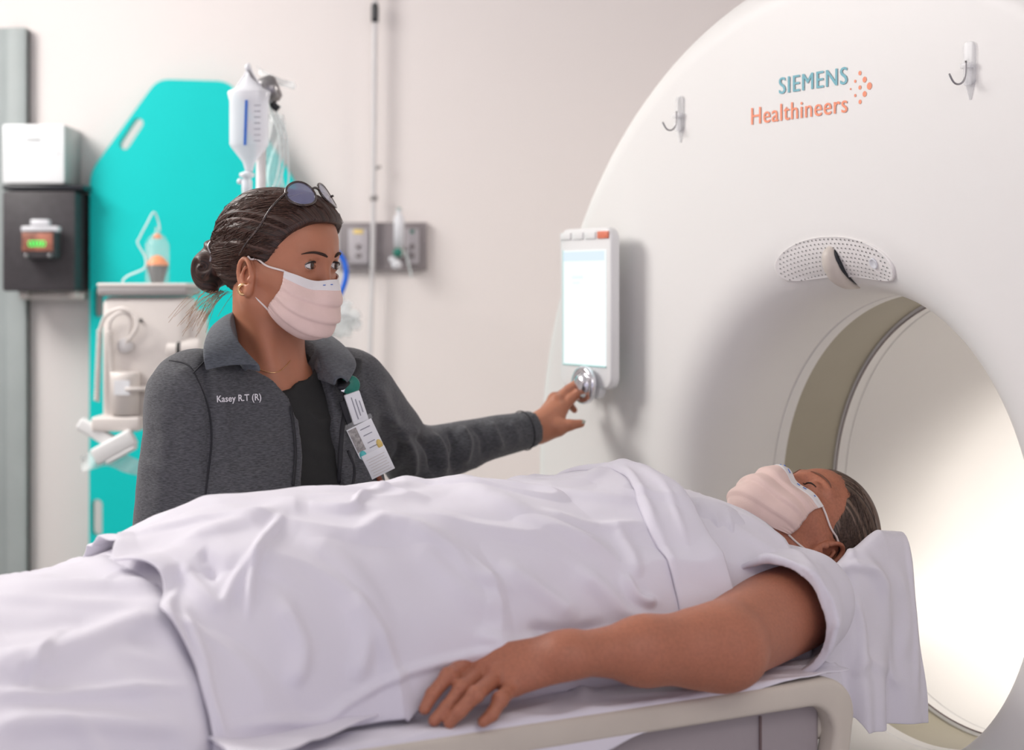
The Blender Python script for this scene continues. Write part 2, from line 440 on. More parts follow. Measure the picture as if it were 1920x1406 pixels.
# =================================================================== gantry (solid of revolution about the bore axis)
RF, RB, SF, PE = .462, .352, .13, 2.5            # flare start radius, bore radius, flare depth, superellipse power
def flare_s(r):
    x = min(1.0, max(0.0, (RF-r)/(RF-RB))); return SF*(1-(1-x**PE)**(1/PE))
def GP(r, s, phi, lift=0.0):
    """point on the gantry front: radius r, depth s (None = on the surface), angle phi (0 = up, + to the far side)"""
    nr, ns = 0.0, -1.0
    if s is None:
        s = flare_s(r)
        if r < RF:
            e = 5e-4; dr, ds = 2*e, flare_s(min(r+e, RF))-flare_s(max(r-e, RB+1e-4)); q = math.hypot(dr, ds); nr, ns = ds/q, -dr/q
    r2, s2 = r+nr*lift, s+ns*lift
    return GC+DD*s2+NN*(r2*math.sin(phi))+ZZ*(BZ+r2*math.cos(phi))
def revolve(prof, seg=160, closed=False):
    A = np.array([[r*math.sin(2*math.pi*k/seg), r*math.cos(2*math.pi*k/seg), s] for r, s in prof for k in range(seg)])
    V = GC+np.outer(A[:, 2], DD)+np.outer(A[:, 0], NN)+np.outer(A[:, 1]+BZ, ZZ)
    m = len(prof); F = [(i*seg+k, i*seg+(k+1) % seg, ((i+1) % m)*seg+(k+1) % seg, ((i+1) % m)*seg+k) for i in range(m if closed else m-1) for k in range(seg)]
    return V, F
g = thing('ct_scanner', 'large white ring-shaped CT scanner gantry with printed logo and flared bore', 'medical scanner', (GC[0]+.4*DD[0], GC[1]+.4*DD[1], 0))
RO = .872
outer = [(RO-.03, .86), (RO-.012, .84), (RO, .79), (RO, .07)]+[(RO-.062*(1-math.cos(t)), .062-.062*math.sin(t)+.0) for t in np.linspace(0, math.pi/2, 10)]
face = [(r, 0.0) for r in np.linspace(RO-.066, RF, 6)]
fl = [(RF-(RF-RB)*math.sin(t)**(2/PE), SF*(1-math.cos(t)**(2/PE))) for t in np.linspace(.05, math.pi/2-.001, 20)]
bore1 = [(RB, .15), (RB, .178), (RB+.0022, .1795), (RB+.0022, .1815), (RB, .183), (RB, .2045), (RB+.003, .206), (RB+.009, .207)]
bore2 = [(RB+.012, .322), (RB+.0015, .3235), (RB, .325), (RB, .3445), (RB+.0018, .3455), (RB+.0018, .3475), (RB, .3485), (RB, .55), (RB+.004, .70), (RB+.018, .80), (RB+.05, .87), (RB+.11, .90), (RO-.09, .90), (RO-.03, .86)]
shell = revolve(outer+face+fl+bore1)
shell2 = revolve([(RB+.009, .207), (RB+.012, .322)])
part('shell', join(shell, revolve(bore2)), M['gantry'], g, sharp=28)
part('bore_band', revolve([(RB+.0065, .2068), (RB+.0065, .3225)]), M['band'], g, label='olive grey ring band inside the white bore')
part('bore_seam', revolve([(RB+.0003, .3222), (RB-.0012, .3232), (RB-.0012, .3242), (RB+.0003, .3250)]), M['seam'], g, label='thin dark seam behind the bore band')
# pedestal under the ring
part('base', join(xf(box((.72, 1.5, .30), (.46, 0, .15), .03), RT, GC), xf(box((.6, 1.15, .24), (.46, 0, .30), .03), RT, GC)), M['gantry'], g, sharp=30)

# speaker grille on the top of the flare
gr = []
PH0 = -.004
def grille_outline(n=90):
    out = []
    r0, r1, ph = .3790, .4395, .330
    # rounded annular sector: superellipse in (phi, r)
    for k in range(n):
        a = 2*math.pi*k/n; c, s = math.cos(a), math.sin(a)
        x = math.copysign(abs(c)**.62, c); y = math.copysign(abs(s)**.72, s)
        ww = 1.0
        rm, hw = (r0+r1)/2, (r1-r0)/2*(.98-.10*x*x)
        out.append((PH0+x*ph, rm+y*hw-.003*x*x))
    return out
OL = grille_outline()
rings = [(1.0, -.001), (1.0, .0022), (.985, .0034), (.96, .0030), (.93, .0024), (.8, .0024), (.65, .0024), (.5, .0024), (.35, .0024), (.2, .0024), (.08, .0024)]
cph = PH0; crr = .4090
GV = np.array([[GP(crr+(r-crr)*q, None, cph+(p-cph)*q, lf) for p, r in OL] for q, lf in rings])
n_ = len(OL); GF = [(i*n_+k, i*n_+(k+1) % n_, (i+1)*n_+(k+1) % n_, (i+1)*n_+k) for i in range(len(rings)-1) for k in range(n_)]
GF.append(tuple((len(rings)-1)*n_+k for k in range(n_)))
sg = part('speaker_grille', (GV.reshape(-1, 3), GF), M['grille'], g, label='perforated oval speaker grille above the bore')
hv = []
for j, r in enumerate(np.linspace(.3850, .4345, 9)):
    nn = 31
    for k in range(nn):
        p = PH0+(k-(nn-1)/2)*.0212+(.0106 if j % 2 else 0)
        x = abs(p-PH0)/.330; y = abs(r+.003*x*x-.4092)/.030
        if x**3.2+y**2.8 > .80: continue
        if abs(p-PH0) < .038 and r < .417: continue
        if (p-PH0+.225)**2+((r-.4085)/.4)**2*1.0 < .0009: continue
        c = GP(r, None, p, .0034); e1 = unit(GP(r, None, p+.01, .0034)-c); e2 = unit(GP(r+.002, None, p, .0034)-c); e1 = unit(e1-e2*(e1@e2))
        rr = .00125
        V = np.array([c+rr*(e1*math.cos(q)+e2*math.sin(q)) for q in np.linspace(0, 2*math.pi, 9)[:-1]])
        hv.append((V, [tuple(range(8))]))
part('grille_perforation', join(*hv), M['hole'], sg, smooth=False)['kind'] = 'stuff'
c = GP(.4085, None, PH0-.225, .0026); e2 = unit(GP(.4105, None, PH0-.225, .0026)-c); e1 = unit(np.cross(e2, unit(GP(.4085, None, PH0-.225, .01)-c))); nn3 = unit(GP(.4085, None, PH0-.225, .01)-c)
part('microphone', xf(lathe([(.0001, .0012), (.006, .0012), (.0072, .0024), (.0085, .0014), (.0088, 0)], 24), RM(e1, e2, nn3), c), M['clear_soft'], sg, label='small round translucent microphone cap')
# teardrop laser window on its nacelle, pointing into the bore
nac = [GP(.424, None, PH0, -.008), GP(.413, None, PH0, .002), GP(.400, None, PH0, .006), GP(.386, None, PH0, .0075), GP(.373, None, PH0, .005), GP(.3615, None, PH0, .000)]
nac = spline(nac, 22)
ln = part('window_housing', tube(nac, [.004, .0135, .016, .0145, .010, .002], seg=20), M['housing'], g, label='beige teardrop housing over the bore edge')
tear = []
wv = np.array([.001, .0050, .0064, .0064, .0056, .0044, .0030, .0018, .0006])
path = spline(nac[2:], 22)
tg = np.gradient(path, axis=0); tg /= np.linalg.norm(tg, axis=1)[:, None]
rad = np.interp(np.linspace(2/21, 1, 22), np.linspace(0, 1, 6), [.004, .0135, .016, .0145, .010, .002])
tv = []
for i in range(22):
    w = np.interp(i/21, np.linspace(0, 1, 9), wv)
    bi = unit(np.cross(tg[i], NN)); outd = -NN
    base_dir = unit(outd*1.0+ZZ*.55+DD*.0)
    base_dir = unit(base_dir-tg[i]*(base_dir@tg[i])); side = np.cross(tg[i], base_dir)
    cpt = path[i]+base_dir*(rad[i]+.0006)
    for q in (-1, -.5, 0, .5, 1):
        ang = q*w/max(rad[i], .006)
        tv.append(path[i]+(rad[i]+.0012)*(base_dir*math.cos(ang)+side*math.sin(ang)))
tvv, tff = grid(np.array(tv).reshape(22, 5, 3))
part('laser_window', (tvv, tff), M['dark'], ln, label='dark glossy teardrop window', mods=(('SOLIDIFY', dict(thickness=.001, offset=0)),))

# printed logo
RFACE = RM(-NN, ZZ, -DD)          # local x to the viewer's right, y up, z out of the face
def face_pt(u, z, out=0.0006): return GC+NN*u+ZZ*z-DD*out
def on_face(vf, u, z): return xf(vf, RFACE, face_pt(u, z))
part('logo_word', join(*[xf(on_face(text_vf('SIEMENS', .0262, .1565, spacing=1.12), .1135, 1.7035), None, -NN*q-DD*.00008*k) for k, q in enumerate((0, .0007, .0014))]), M['siemens'], g, label='petrol blue word printed on the gantry', smooth=False)
part('logo_word', join(*[xf(on_face(text_vf('Healthineers', .0275, .2255, spacing=1.08), .182, 1.6615), None, -NN*q-DD*.00008*k) for k, q in enumerate((0, .0009))]), M['orange_print'], g, label='orange word printed on the gantry', smooth=False)
dots = []
for x, y, r in ((1513, 222, 25), (1566, 295, 33), (1620, 367, 41), (1566, 457, 33), (1515, 545, 25), (1460, 314, 18), (1513, 384, 24), (1460, 474, 18), (1408, 402, 12)):
    p = PS(1360+x/6, 100+y/6, -.0006); R = r/6*2.5/FPX
    dots.append((np.array([p+R*(-NN*math.cos(q)+ZZ*math.sin(q)) for q in np.linspace(0, 2*math.pi, 25)[:-1]]), [tuple(range(24))]))
part('logo_dots', join(*dots), M['orange_print'], g, smooth=False, label='orange dot pattern beside the printed words')

# clear adhesive hooks
def hook(px, py, label, src=None):
    p = PS(px, py, 0)
    if src:
        o = src.copy(); COL.objects.link(o); o.location = tuple(p); o['label'] = label
        for ch in src.children:
            c = ch.copy(); COL.objects.link(c); c.parent = o
        return o
    t = thing('adhesive_hook', label, 'hook', p, 'clear adhesive hooks on the gantry face')
    L = lambda vf: xf(vf, RFACE, p)
    part('base_plate', L(join(prism(rrect(.022, .058, .008), .004, .0015), xf(prism([(-.010, 0), (.010, 0), (.002, -.026), (-.002, -.026)], .0012), None, (0, -.024, 0)))), M['clear'], t, sharp=40)
    part('hook_body', L(join(xf(box((.020, .008, .008), (0, -.004, .007), .002), None), xf(box((.011, .030, .006), (0, -.016, .006), .002), None))), M['clear'], t, sharp=40)
    part('wire_hook', L(tube([(0.002, .002, .011), (0.002, -.016, .012), (0.001, -.026, .015), (-.002, -.030, .021), (-.004, -.027, .028), (-.006, -.016, .034)], .0014, 20, 8)), M['steel'], t, label='bent dark metal wire')
    return t
hk = hook(1820, 118, 'clear adhesive hook with metal wire, at the upper right of the printed logo')
hook(1277, 212, 'clear adhesive hook with metal wire, left of the printed logo', hk)

# control panel standing off the gantry face
mo = -.036
mc = PS(1114, 577, mo); mt = thing('control_panel', 'upright white touch control panel with glowing screen on the gantry face', 'control panel', mc)
MW, MH = .1675, .284
L = lambda vf, d=0: xf(vf, RFACE, mc-DD*d)
poly = rrect(MW, MH, .022)
part('case', L(join(prism(poly, .020, .005), xf(prism(rrect(.07, .14, .02), .042, .004), None, (-.02, .0, -.037)))), M['white_plastic'], mt, sharp=40)
sc_w, sc_h = .139, .205
part('screen', L(prism(rrect(sc_w, sc_h, .002), .001, 0), .0205), M['screen'], mt, smooth=False, label='bright white lit screen')
part('screen_border', L(join(xf(box((.0022, sc_h+.002, .0016), (-sc_w/2, 0, .0)), None), xf(box((sc_w, .0022, .0016), (0, -sc_h/2, 0)), None)), .021), M['teal_edge'], mt, smooth=False)
part('screen_header', L(xf(box((sc_w-.006, .017, .0006), (0, sc_h/2-.0105, 0)), None), .0225), M['screen_bar'], mt, smooth=False)
part('screen_text', L(join(xf(box((.036, .005, .0005), (-.02, sc_h/2-.048, 0)), None), xf(box((.022, .003, .0005), (-.024, sc_h/2-.058, 0)), None)), .0224), M['screen_ink'], mt, smooth=False)
for k in range(4):
    part('button', L(xf(box((.034, .013, .004), (-.061+k*.0405, MH/2-.0135, 0), .0015), None), .021), M['red_button'] if k == 3 else M['white_plastic'], mt, sharp=40, label='orange red button' if k == 3 else None)
kc = PS(1093, 722, mo-.038)
kt = part('knob', xf(lathe([(.0001, .012), (.010, .0118), (.018, .009), (.021, .004), (.0225, .001), (.028, .004), (.0315, .004), (.034, 0), (.0335, -.006), (.028, -.012), (.012, -.014), (.012, -.022), (.0001, -.022)], 48), RFACE, kc), M['chrome'], mt, label='round chrome control knob')
part('knob_mount', xf(prism(rrect(.05, .05, .02), .014, .003), RFACE, kc+DD*.034), M['white_plastic'], mt, sharp=40)

# =================================================================== wall equipment
# teal transfer board leaning against the wall
by = WY-.045
def wl(px, py, Y=by): return PY(px, py, Y)
pts = [(300, 151), (434, 155), (558, 345), (558, 1300), (172, 1300), (174, 325)]
W2 = [wl(*p) for p in pts]; bc0 = W2[4]
bl = [(p[0]-bc0[0], p[2]-bc0[2]) for p in W2]
def round_poly(poly, r, n=5):
    out = []; m = len(poly)
    for i in range(m):
        p0, p1, p2 = [np.array(poly[j % m], float) for j in (i-1, i, i+1)]
        a, b = unit(p0-p1), unit(p2-p1); s, e = p1+a*r, p1+b*r
        for k in range(n+1):
            t = k/n; out.append(tuple((1-t)**2*s+2*t*(1-t)*p1+t*t*e))
    return out
def board_mesh(outline, holes, th):
    """outline + holes triangulated with bmesh fill, extruded"""
    bm = bmesh.new()
    for lp in [outline]+holes:
        vs = [bm.verts.new((p[0], p[1], 0)) for p in lp]
        for i in range(len(vs)): bm.edges.new((vs[i], vs[(i+1) % len(vs)]))
    bmesh.ops.triangle_fill(bm, use_beauty=True, use_dissolve=False, edges=bm.edges[:])
    r = bmesh.ops.extrude_face_region(bm, geom=bm.faces[:]); vv = [q for q in r['geom'] if isinstance(q, bmesh.types.BMVert)]
    bmesh.ops.translate(bm, vec=(0, 0, th), verts=vv); bmesh.ops.recalc_face_normals(bm, faces=bm.faces[:])
    bm.verts.index_update(); V = np.array([v.co[:] for v in bm.verts]); F = [tuple(v.index for v in f.verts) for f in bm.faces]; bm.free(); return V, F
def slot(px, py, w, h, ang):
    c = wl(px, py)-bc0; R = rotz(ang)[:2, :2]
    return [tuple(np.array([c[0], c[2]])+R@np.array(q)) for q in rrect(w, h, w*.49, 5)]
hb = board_mesh(round_poly(bl, .03), [slot(251, 253, .026, .088, -.58), slot(187, 968, .027, .092, 0), slot(190, 566, .022, .075, 0), slot(483, 253, .026, .088, .58), slot(545, 968, .027, .092, 0)], .03)
RWALL = RM(np.array([1., 0, 0]), ZZ, np.array([0, -1., 0]))
tb = thing('transfer_board', 'tall teal patient transfer board with cut corners and slot handles against the wall', 'transfer board', (bc0[0]+.25, by, 0))
part('board', xf(hb, RWALL, bc0), M['teal'], tb, sharp=30)
part('foot', xf(box((.5, .03, bc0[2]+.01), (bc0[0]+.25, by-.015, bc0[2]/2), .004), None), M['teal'], tb, sharp=30)

# white dispenser box on the wall
def wbox(x0, y0, x1, y1, Yf, Yb):
    a, b = PY(x0, y0, Yf), PY(x1, y1, Yf); c = (a+b)/2
    return (abs(b[0]-a[0]), Yb-Yf, abs(a[2]-b[2])), (c[0], (Yf+Yb)/2, c[2])
s_, c_ = wbox(5, 233, 121, 344, 4.14, WY)
dt = thing('wall_dispenser', 'white box dispenser on the wall above the black charger', 'dispenser', (c_[0], WY, c_[2]-s_[2]/2))
part('body', box(s_, c_, .006), M['box_grey'], dt, sharp=40, label='grey metal body')
part('front_cover', box((s_[0], .012, s_[2]), (c_[0], 4.142, c_[2]), .005), M['box_white'], dt, sharp=40)
part('slot', box((.036, .004, .006), (c_[0], 4.135, c_[2]+.035), .0015), M['box_grey'], dt, sharp=40)
for q in (-.06, .06): part('latch', box((.008, .004, .003), (c_[0]+q, 4.136, c_[2])), M['box_grey'], dt, sharp=40)
s_, c_ = wbox(4, 358, 141, 546, 4.14, WY-.01)
ct = thing('wall_charger', 'black wall box with a small clear-lidded device glowing green digits', 'charger', (c_[0], WY, c_[2]-s_[2]/2))
part('body', box(s_, c_, .006), M['charger'], ct, sharp=40)
part('top_shelf', box((s_[0]+.02, s_[1]+.0, .012), (c_[0]+.01, c_[1], c_[2]+s_[2]/2+.009), .003), M['dark'], ct, sharp=40)
part('bracket', join(box((s_[0]-.02, .05, .016), (c_[0]+.01, WY-.06, c_[2]-s_[2]/2-.012), .003), box((.02, .02, .016), (c_[0]-.05, 4.2, c_[2]-s_[2]/2-.008), .003), box((.02, .02, .016), (c_[0]+.07, 4.2, c_[2]-s_[2]/2-.008), .003)), M['cream'], ct, sharp=40)
s2_, c2_ = wbox(40, 432, 104, 484, 4.08, 4.14)
dv = part('device', box(s2_, c2_, .006), M['charger'], ct, sharp=40)
part('clear_lid', join(box((s2_[0]+.008, .035, .014), (c2_[0], 4.105, c2_[2]+s2_[2]/2+.004), .004), box((.044, .03, .016), (c2_[0]-.0, 4.10, c2_[2]+s2_[2]/2+.019), .004)), M['clear_soft'], dv, sharp=40)
part('display_window', box((s2_[0]-.008, .004, s2_[2]*.66), (c2_[0]-.002, 4.079, c2_[2]+.006), .001), M['copper'], dv, sharp=40)
dg = []
for k in range(5):
    cx = c2_[0]-.018+k*.0078
    dg.append(tube([(cx+.0042*math.cos(q), 4.0755, c2_[2]+.0015+.0062*math.sin(q)) for q in np.linspace(0, 2*math.pi, 17)], .0011, seg=6, caps=False))
part('digits', join(*dg), M['led'], dv, label='glowing green zeros')
for q in (-.028, .028): part('foot_knob', xf(ellipsoid((.006, .006, .006), 12), None, (c2_[0]+q, 4.076, c2_[2]-s2_[2]/2+.006)), M['steel'], dv)

# contrast injector on its stand
IY = 3.55
def ip(px, py, dy=0): return PY(px, py, IY+dy)
a, b = ip(186, 536), ip(362, 800); icx = (a[0]+b[0])/2
inj = thing('contrast_injector', 'white contrast injector head with coiled cords on a stand before the teal board', 'contrast injector', (icx, IY+.08, 0))
a, b = ip(190, 556), ip(349, 800)
sz = (b[0]-a[0], .14, a[2]-b[2]); cc = ((a[0]+b[0])/2, IY+.07, (a[2]+b[2])/2)
part('body', join(box(sz, cc, .018, 4), box((.07, .12, sz[2]*.9), (cc[0]+sz[0]/2-.015, cc[1]+.02, cc[2]-.015), .012, 3)), M['cream'], inj, sharp=50)
a = ip(184, 546); part('top_cap', box((sz[0]+.012, .155, .020), (cc[0]-.002, cc[1], a[2]), .006, 3), M['grey_lid'], inj, sharp=50)
part('top_rim', box((sz[0]+.012, .155, .008), (cc[0]-.002, cc[1], a[2]+.013), .003, 3), M['cream'], inj, sharp=50)
# bottle on the top: clear cylinder with orange cap ring
bb = ip(295, 533, .07)
prof = [(.0001, 0), (.017, 0), (.0235, .052), (.024, .060)]
part('syringe_base', xf(lathe([(.0001, 0), (.013, 0), (.015, .01), (.022, .036), (.022, .040), (.0001, .040)], 32), None, bb), M['black_rubber'], inj)
part('orange_plug', xf(lathe([(.0001, .040), (.0235, .040), (.0235, .044), (.012, .058), (.003, .062), (.0001, .062)], 32), None, bb), M['orange'], inj, label='bright orange cone plug')
part('syringe_barrel', xf(lathe([(.026, 0), (.026, .085), (.018, .100), (.006, .110), (.006, .122), (.0045, .122), (.0045, .110), (.016, .099), (.0245, .084), (.0245, 0), (.026, 0)], 32), None, bb), M['clear_tube'], inj)
part('syringe_tip', xf(lathe([(.0001, .096), (.010, .098), (.006, .106), (.0001, .108)], 24), None, bb), M['orange'], inj)
tp = [ip(300, 432, .07), ip(296, 412, .07), ip(288, 398, .06), ip(276, 418, .05), ip(262, 445, .05), ip(258, 456, .05), ip(272, 482, .05), ip(270, 503, .05), ip(240, 517, .05), ip(230, 528, .05), ip(236, 540, .05)]
part('line_tube', tube(tp, .0022, 70, 8), M['tube_clear'], inj)
def coil(p, q, r, turns, rw, n=None):
    p, q = np.array(p), np.array(q); n = n or int(turns*12); t = unit(q-p); x = unit(np.cross(t, [0, 1, 0])); y = np.cross(t, x)
    return [p+(q-p)*i/n+r*(x*math.cos(2*math.pi*turns*i/n)+y*math.sin(2*math.pi*turns*i/n)) for i in range(n+1)]
part('coiled_cord', tube(coil(ip(187, 618, -.01), ip(181, 752, -.01), .0045, 24, .002), .0024, seg=6), M['cream'], inj)
part('coiled_cord', tube(coil(ip(205, 622, -.02), ip(216, 780, -.02), .0050, 26, .002), .0024, seg=6), M['cream'], inj)
part('cord_loop', tube([ip(187, 618, -.01), ip(200, 590, -.02), ip(228, 578, -.03), ip(250, 590, -.03), ip(258, 610, -.03), ip(240, 640, -.02)], .004, 30, 8), M['cream'], inj)
part('cord_loop', tube([ip(205, 622, -.02), ip(208, 600, -.03), ip(226, 586, -.03), ip(246, 600, -.02), ip(236, 650, -.01)], .0035, 30, 8), M['cream'], inj)
a = ip(235, 700, -.02)
cup = part('bottle_cup', join(xf(lathe([(.0001, -.075), (.028, -.075), (.030, .0), (.031, .012), (.027, .013), (.0001, .013)], 32), None, a+np.array([0, 0, -.01])), xf(lathe([(.0001, 0), (.034, 0), (.034, .008), (.0001, .008)], 32), None, a+np.array([.018, .0, -.035]))), M['cream'], inj)
part('label', box((.032, .002, .030), (a[0]+.0, a[1]-.031, a[2]-.028), .0), M['label_white'], cup, smooth=False)
part('gauge', xf(lathe([(.0001, 0), (.016, 0), (.016, .01), (.012, .014), (.0001, .014)], 24), RM(np.array([1., 0, 0]), ZZ, np.array([0, -1., 0])), ip(236, 648, -.0)), M['hose'], inj)
part('set_screw', xf(lathe([(.0001, 0), (.004, 0), (.004, .003), (.0001, .003)], 16), RWALL, ip(264, 601, -.001)), M['black_rubber'], inj)
part('pivot_drum', xf(lathe([(.0001, -.03), (.022, -.03), (.024, -.026), (.024, .034), (.020, .04), (.0001, .04)], 32), roty(math.pi/2), ip(342, 655, .02)), M['cream'], inj)
part('pivot_ring', xf(lathe([(.0245, -.004), (.0262, 0), (.0245, .004)], 32), roty(math.pi/2), ip(338, 655, .02)), M['black_rubber'], inj)
def slab(px, py, w, h, d, ang, m, nm, dy=0.0, **k):
    return part(nm, xf(box((w, d, h), (0, 0, 0), .006, 3), roty(ang), ip(px, py, dy)), m, inj, sharp=50, **k)
slab(214, 838, .092, .036, .03, -.5, M['white_plastic'], 'remote', -.05)
slab(182, 812, .085, .026, .03, .55, M['white_plastic'], 'remote', -.03)
slab(226, 792, .10, .030, .10, 0, M['cream'], 'tray', .0)
slab(228, 852, .07, .010, .03, -.5, M['white_plastic'], 'remote_clip', -.05)
flm = ip(205, 850, -.04)
fg = np.array([[flm+np.array([(i-6)*.010, .012*math.sin(i*.9+j*.5), -(j)*.007-.006*abs(i-5)*.5+.01]) for j in range(6)] for i in range(14)])
part('plastic_drape', grid(fg), M['clear_film'], inj, mods=(('SUBSURF', dict(levels=1, render_levels=1)), ('SOLIDIFY', dict(thickness=.001))))
part('stand_pole', tube([(icx, IY+.09, .06), (icx, IY+.09, cc[2]-sz[2]/2+.01)], .018, 2, 16), M['hose'], inj)
part('stand_base', join(*[tube([(icx, IY+.09, .07), (icx+.24*math.cos(q), IY+.09+.24*math.sin(q), .04)], [.02, .014], 2, 10) for q in (.6, 1.85, 3.1, 4.36, 5.6)]+[xf(ellipsoid((.028, .028, .028), 14), None, (icx+.24*math.cos(q), IY+.09+.24*math.sin(q), .028)) for q in (.6, 1.85, 3.1, 4.36, 5.6)]), M['hose'], inj)

# iv pole with a hanging fluid bag
VY = 3.15
def vp(px, py, dy=0): return PY(px, py, VY+dy)
a = vp(485, 300)
iv = thing('iv_pole', 'white IV pole behind the technician with a dark round hanger knob on top', 'IV pole', (a[0], VY+.03, 0))
part('pole', tube([(a[0], VY+.03, .05), (a[0], VY+.03, vp(0, 160)[2])], .0095, 2, 16), M['hose'], iv)
part('hanger_knob', join(xf(lathe([(.0001, -.018), (.020, -.018), (.026, -.010), (.026, .010), (.020, .018), (.0001, .018)], 32), roty(1.2), vp(505, 168, .03)), tube([vp(500, 165, .02), vp(478, 152), vp(466, 132), vp(464, 122)], .0032, 20, 8)), M['steel'], iv)
part('arm', tube([vp(505, 168, .04), vp(512, 195, .04), vp(522, 205, .04)], .007, 12, 10), M['dark'], iv)
part('base', join(*[tube([(a[0], VY+.03, .07), (a[0]+.22*math.cos(q), VY+.03+.22*math.sin(q), .035)], [.016, .012], 2, 10) for q in (.3, 1.55, 2.8, 4.06, 5.3)]+[xf(ellipsoid((.024, .024, .024), 12), None, (a[0]+.22*math.cos(q), VY+.03+.22*math.sin(q), .024)) for q in (.3, 1.55, 2.8, 4.06, 5.3)]), M['hose'], iv)
bg = vp(467, 240)
ivb = thing('iv_bag', 'milky clear fluid bottle hanging from the IV pole with a blue level stripe', 'IV bag', vp(467, 330))
sc = VY/FPX
pr = [(.0001, -82), (7, -82), (9, -74), (12, -64), (34, -36), (37, -30), (37, 50), (41, 66), (38, 70), (20, 78), (8, 96), (2.5, 112), (.0001, 112)]
part('bag', xf(lathe([(r*sc, z*sc) for r, z in pr], 40, 1, .55), None, bg), M['clear_soft'], ivb)
part('level_stripe', xf(box((.0048, .0015, 84*sc), (0, 0, 0)), roty(.035), bg+np.array([-.003, -.0213, 8*sc])), M['blue_print'], ivb, smooth=False, label='vertical blue stripe')
part('bag_scale', join(*[box((.012, .001, .0012), tuple(bg+np.array([.018, -.0185, q]))) for q in np.linspace(-.025, .04, 7)]), M['print_grey'], ivb, smooth=False)
part('hanging_loop', join(tube([bg+np.array([-.025, 0, .072]), bg+np.array([-.008, 0, .098]), bg+np.array([0, 0, .112]), bg+np.array([.008, 0, .098]), bg+np.array([.025, 0, .072])], .0018, 24, 6), xf(ellipsoid((.006, .006, .008), 12), None, bg+np.array([-.002, 0, .112]))), M['clear_soft'], ivb)
part('drip_chamber', join(xf(lathe([(.0001, -.05), (.009, -.05), (.010, -.012), (.007, -.006), (.014, -.003), (.014, .003), (.006, .006), (.0001, .01)], 24), None, vp(463, 328)), xf(ellipsoid((.006, .006, .006), 12), None, vp(450, 340))), M['clear_soft'], ivb)
for q, (x0, x1, x2) in enumerate(((512, 530, 524), (508, 522, 515), (518, 537, 540))):
    part('line_tube', tube([vp(505, 180, .05), vp(x0, 210, .05), vp(x1, 250, .05), vp(x1+3, 300, .05), vp(x2, 345, .05), vp(x2-18, 380, .05), vp(x2-30, 420, .05)], .0018, 40, 6), M['tube_clear'], ivb)
fb = np.array([[vp(500+i*3.2+4*math.sin(j*.7), 215+j*14, .06+.008*math.sin(i*1.1+j)) for j in range(11)] for i in range(11)])
part('plastic_sleeve', grid(fb), M['clear_film'], ivb, mods=(('SOLIDIFY', dict(thickness=.0008)),))
fb = np.array([[vp(482+i*7+3*math.sin(j*.9), 128+j*5-.18*(i-5)**2+i*3, .07+.006*math.sin(i*.9+j)) for j in range(4)] for i in range(11)])
part('plastic_sleeve', grid(fb), M['clear_film'], ivb, mods=(('SOLIDIFY', dict(thickness=.0008)),))

# hose / conduit down the wall
hy = WY-.035
hp = [PY(704, -40, hy), PY(703, 40, hy), PY(702, 150, hy), PY(701, 300, hy), PY(700, 400, hy), PY(698, 520, hy), PY(695, 640, hy), PY(692, 760, hy), PY(690, 1000, hy)]
ho = thing('wall_hose', 'thin white hose hanging down the wall between the two outlet plates', 'hose', (hp[-1][0], hy, hp[-1][2]))
part('hose', tube(hp, .0062, 60, 10), M['hose'], ho)
part('connector', tube([PY(703, 6, hy), PY(703, 14, hy), PY(703, 42, hy)], [.007, .0095, .0090], 8, 14), M['dark'], ho, label='dark connector sleeve')
part('collar', tube([PY(701, 366, hy), PY(701, 376, hy)], .0095, 3, 12), M['grey_lid'], ho)
part('clip', tube([PY(704, 316, hy), PY(714, 312, hy)], .004, 3, 10), M['grey_lid'], ho)

# headwall plate with outlets
a, b = PY(636, 417, WY-.02), PY(800, 507, WY-.02)
pw, ph_ = b[0]-a[0], a[2]-b[2]; pc = (a+b)/2
hw = thing('medical_outlet_panel', 'grey wall panel of medical outlets behind the hose', 'outlet panel', (pc[0], WY, b[2]))
part('back_plate', box((pw, .02, ph_), (pc[0], WY-.01, pc[2]), .002), M['plate'], hw, sharp=40)
for x, w in ((672, 38), (773, 26)):
    q = PY(x, 462, WY-.025)
    pl = part('outlet_plate', box((w*.00134, .008, .088), (q[0], WY-.024, q[2]), .002), M['plate_light'], hw, sharp=40)
    part('socket', join(*[xf(lathe([(.0001, 0), (.007, 0), (.007, .002), (.0001, .002)], 16), RWALL, (q[0], WY-.028, q[2]+z)) for z in (.0, -.022)]), M['plate'], pl)
    part('label', box((.024 if x < 700 else .010, .0015, .010 if x < 700 else .008), (q[0], WY-.0285, q[2]+.037)), M['yellow'] if x < 700 else M['green'], pl, smooth=False, label='yellow label strip' if x < 700 else 'small green label')
fm = PY(748, 470, WY-.06)
fo = thing('flowmeter', 'clear tube oxygen flowmeter with green knob plugged into the outlet panel', 'flowmeter', fm)
part('flow_tube', xf(lathe([(.0001, .01), (.013, .01), (.013, .082), (.006, .092), (.006, .104), (.0001, .104)], 24), None, fm), M['clear_soft'], fo)
part('top_knob', xf(lathe([(.0001, .098), (.006, .098), (.006, .106), (.0001, .106)], 16), None, fm), M['green'], fo)
part('knob', xf(lathe([(.0001, 0), (.011, 0), (.012, .004), (.010, .014), (.0001, .014)], 20), RWALL, fm+np.array([-.002, -.012, -.005])), M['green'], fo, label='green valve knob')
part('humidifier_cap', join(xf(ellipsoid((.014, .014, .012), 16), None, fm+np.array([-.006, -.0, -.034])), xf(ellipsoid((.010, .010, .009), 14), None, fm+np.array([-.016, 0, -.022]))), M['clear_soft'], fo)
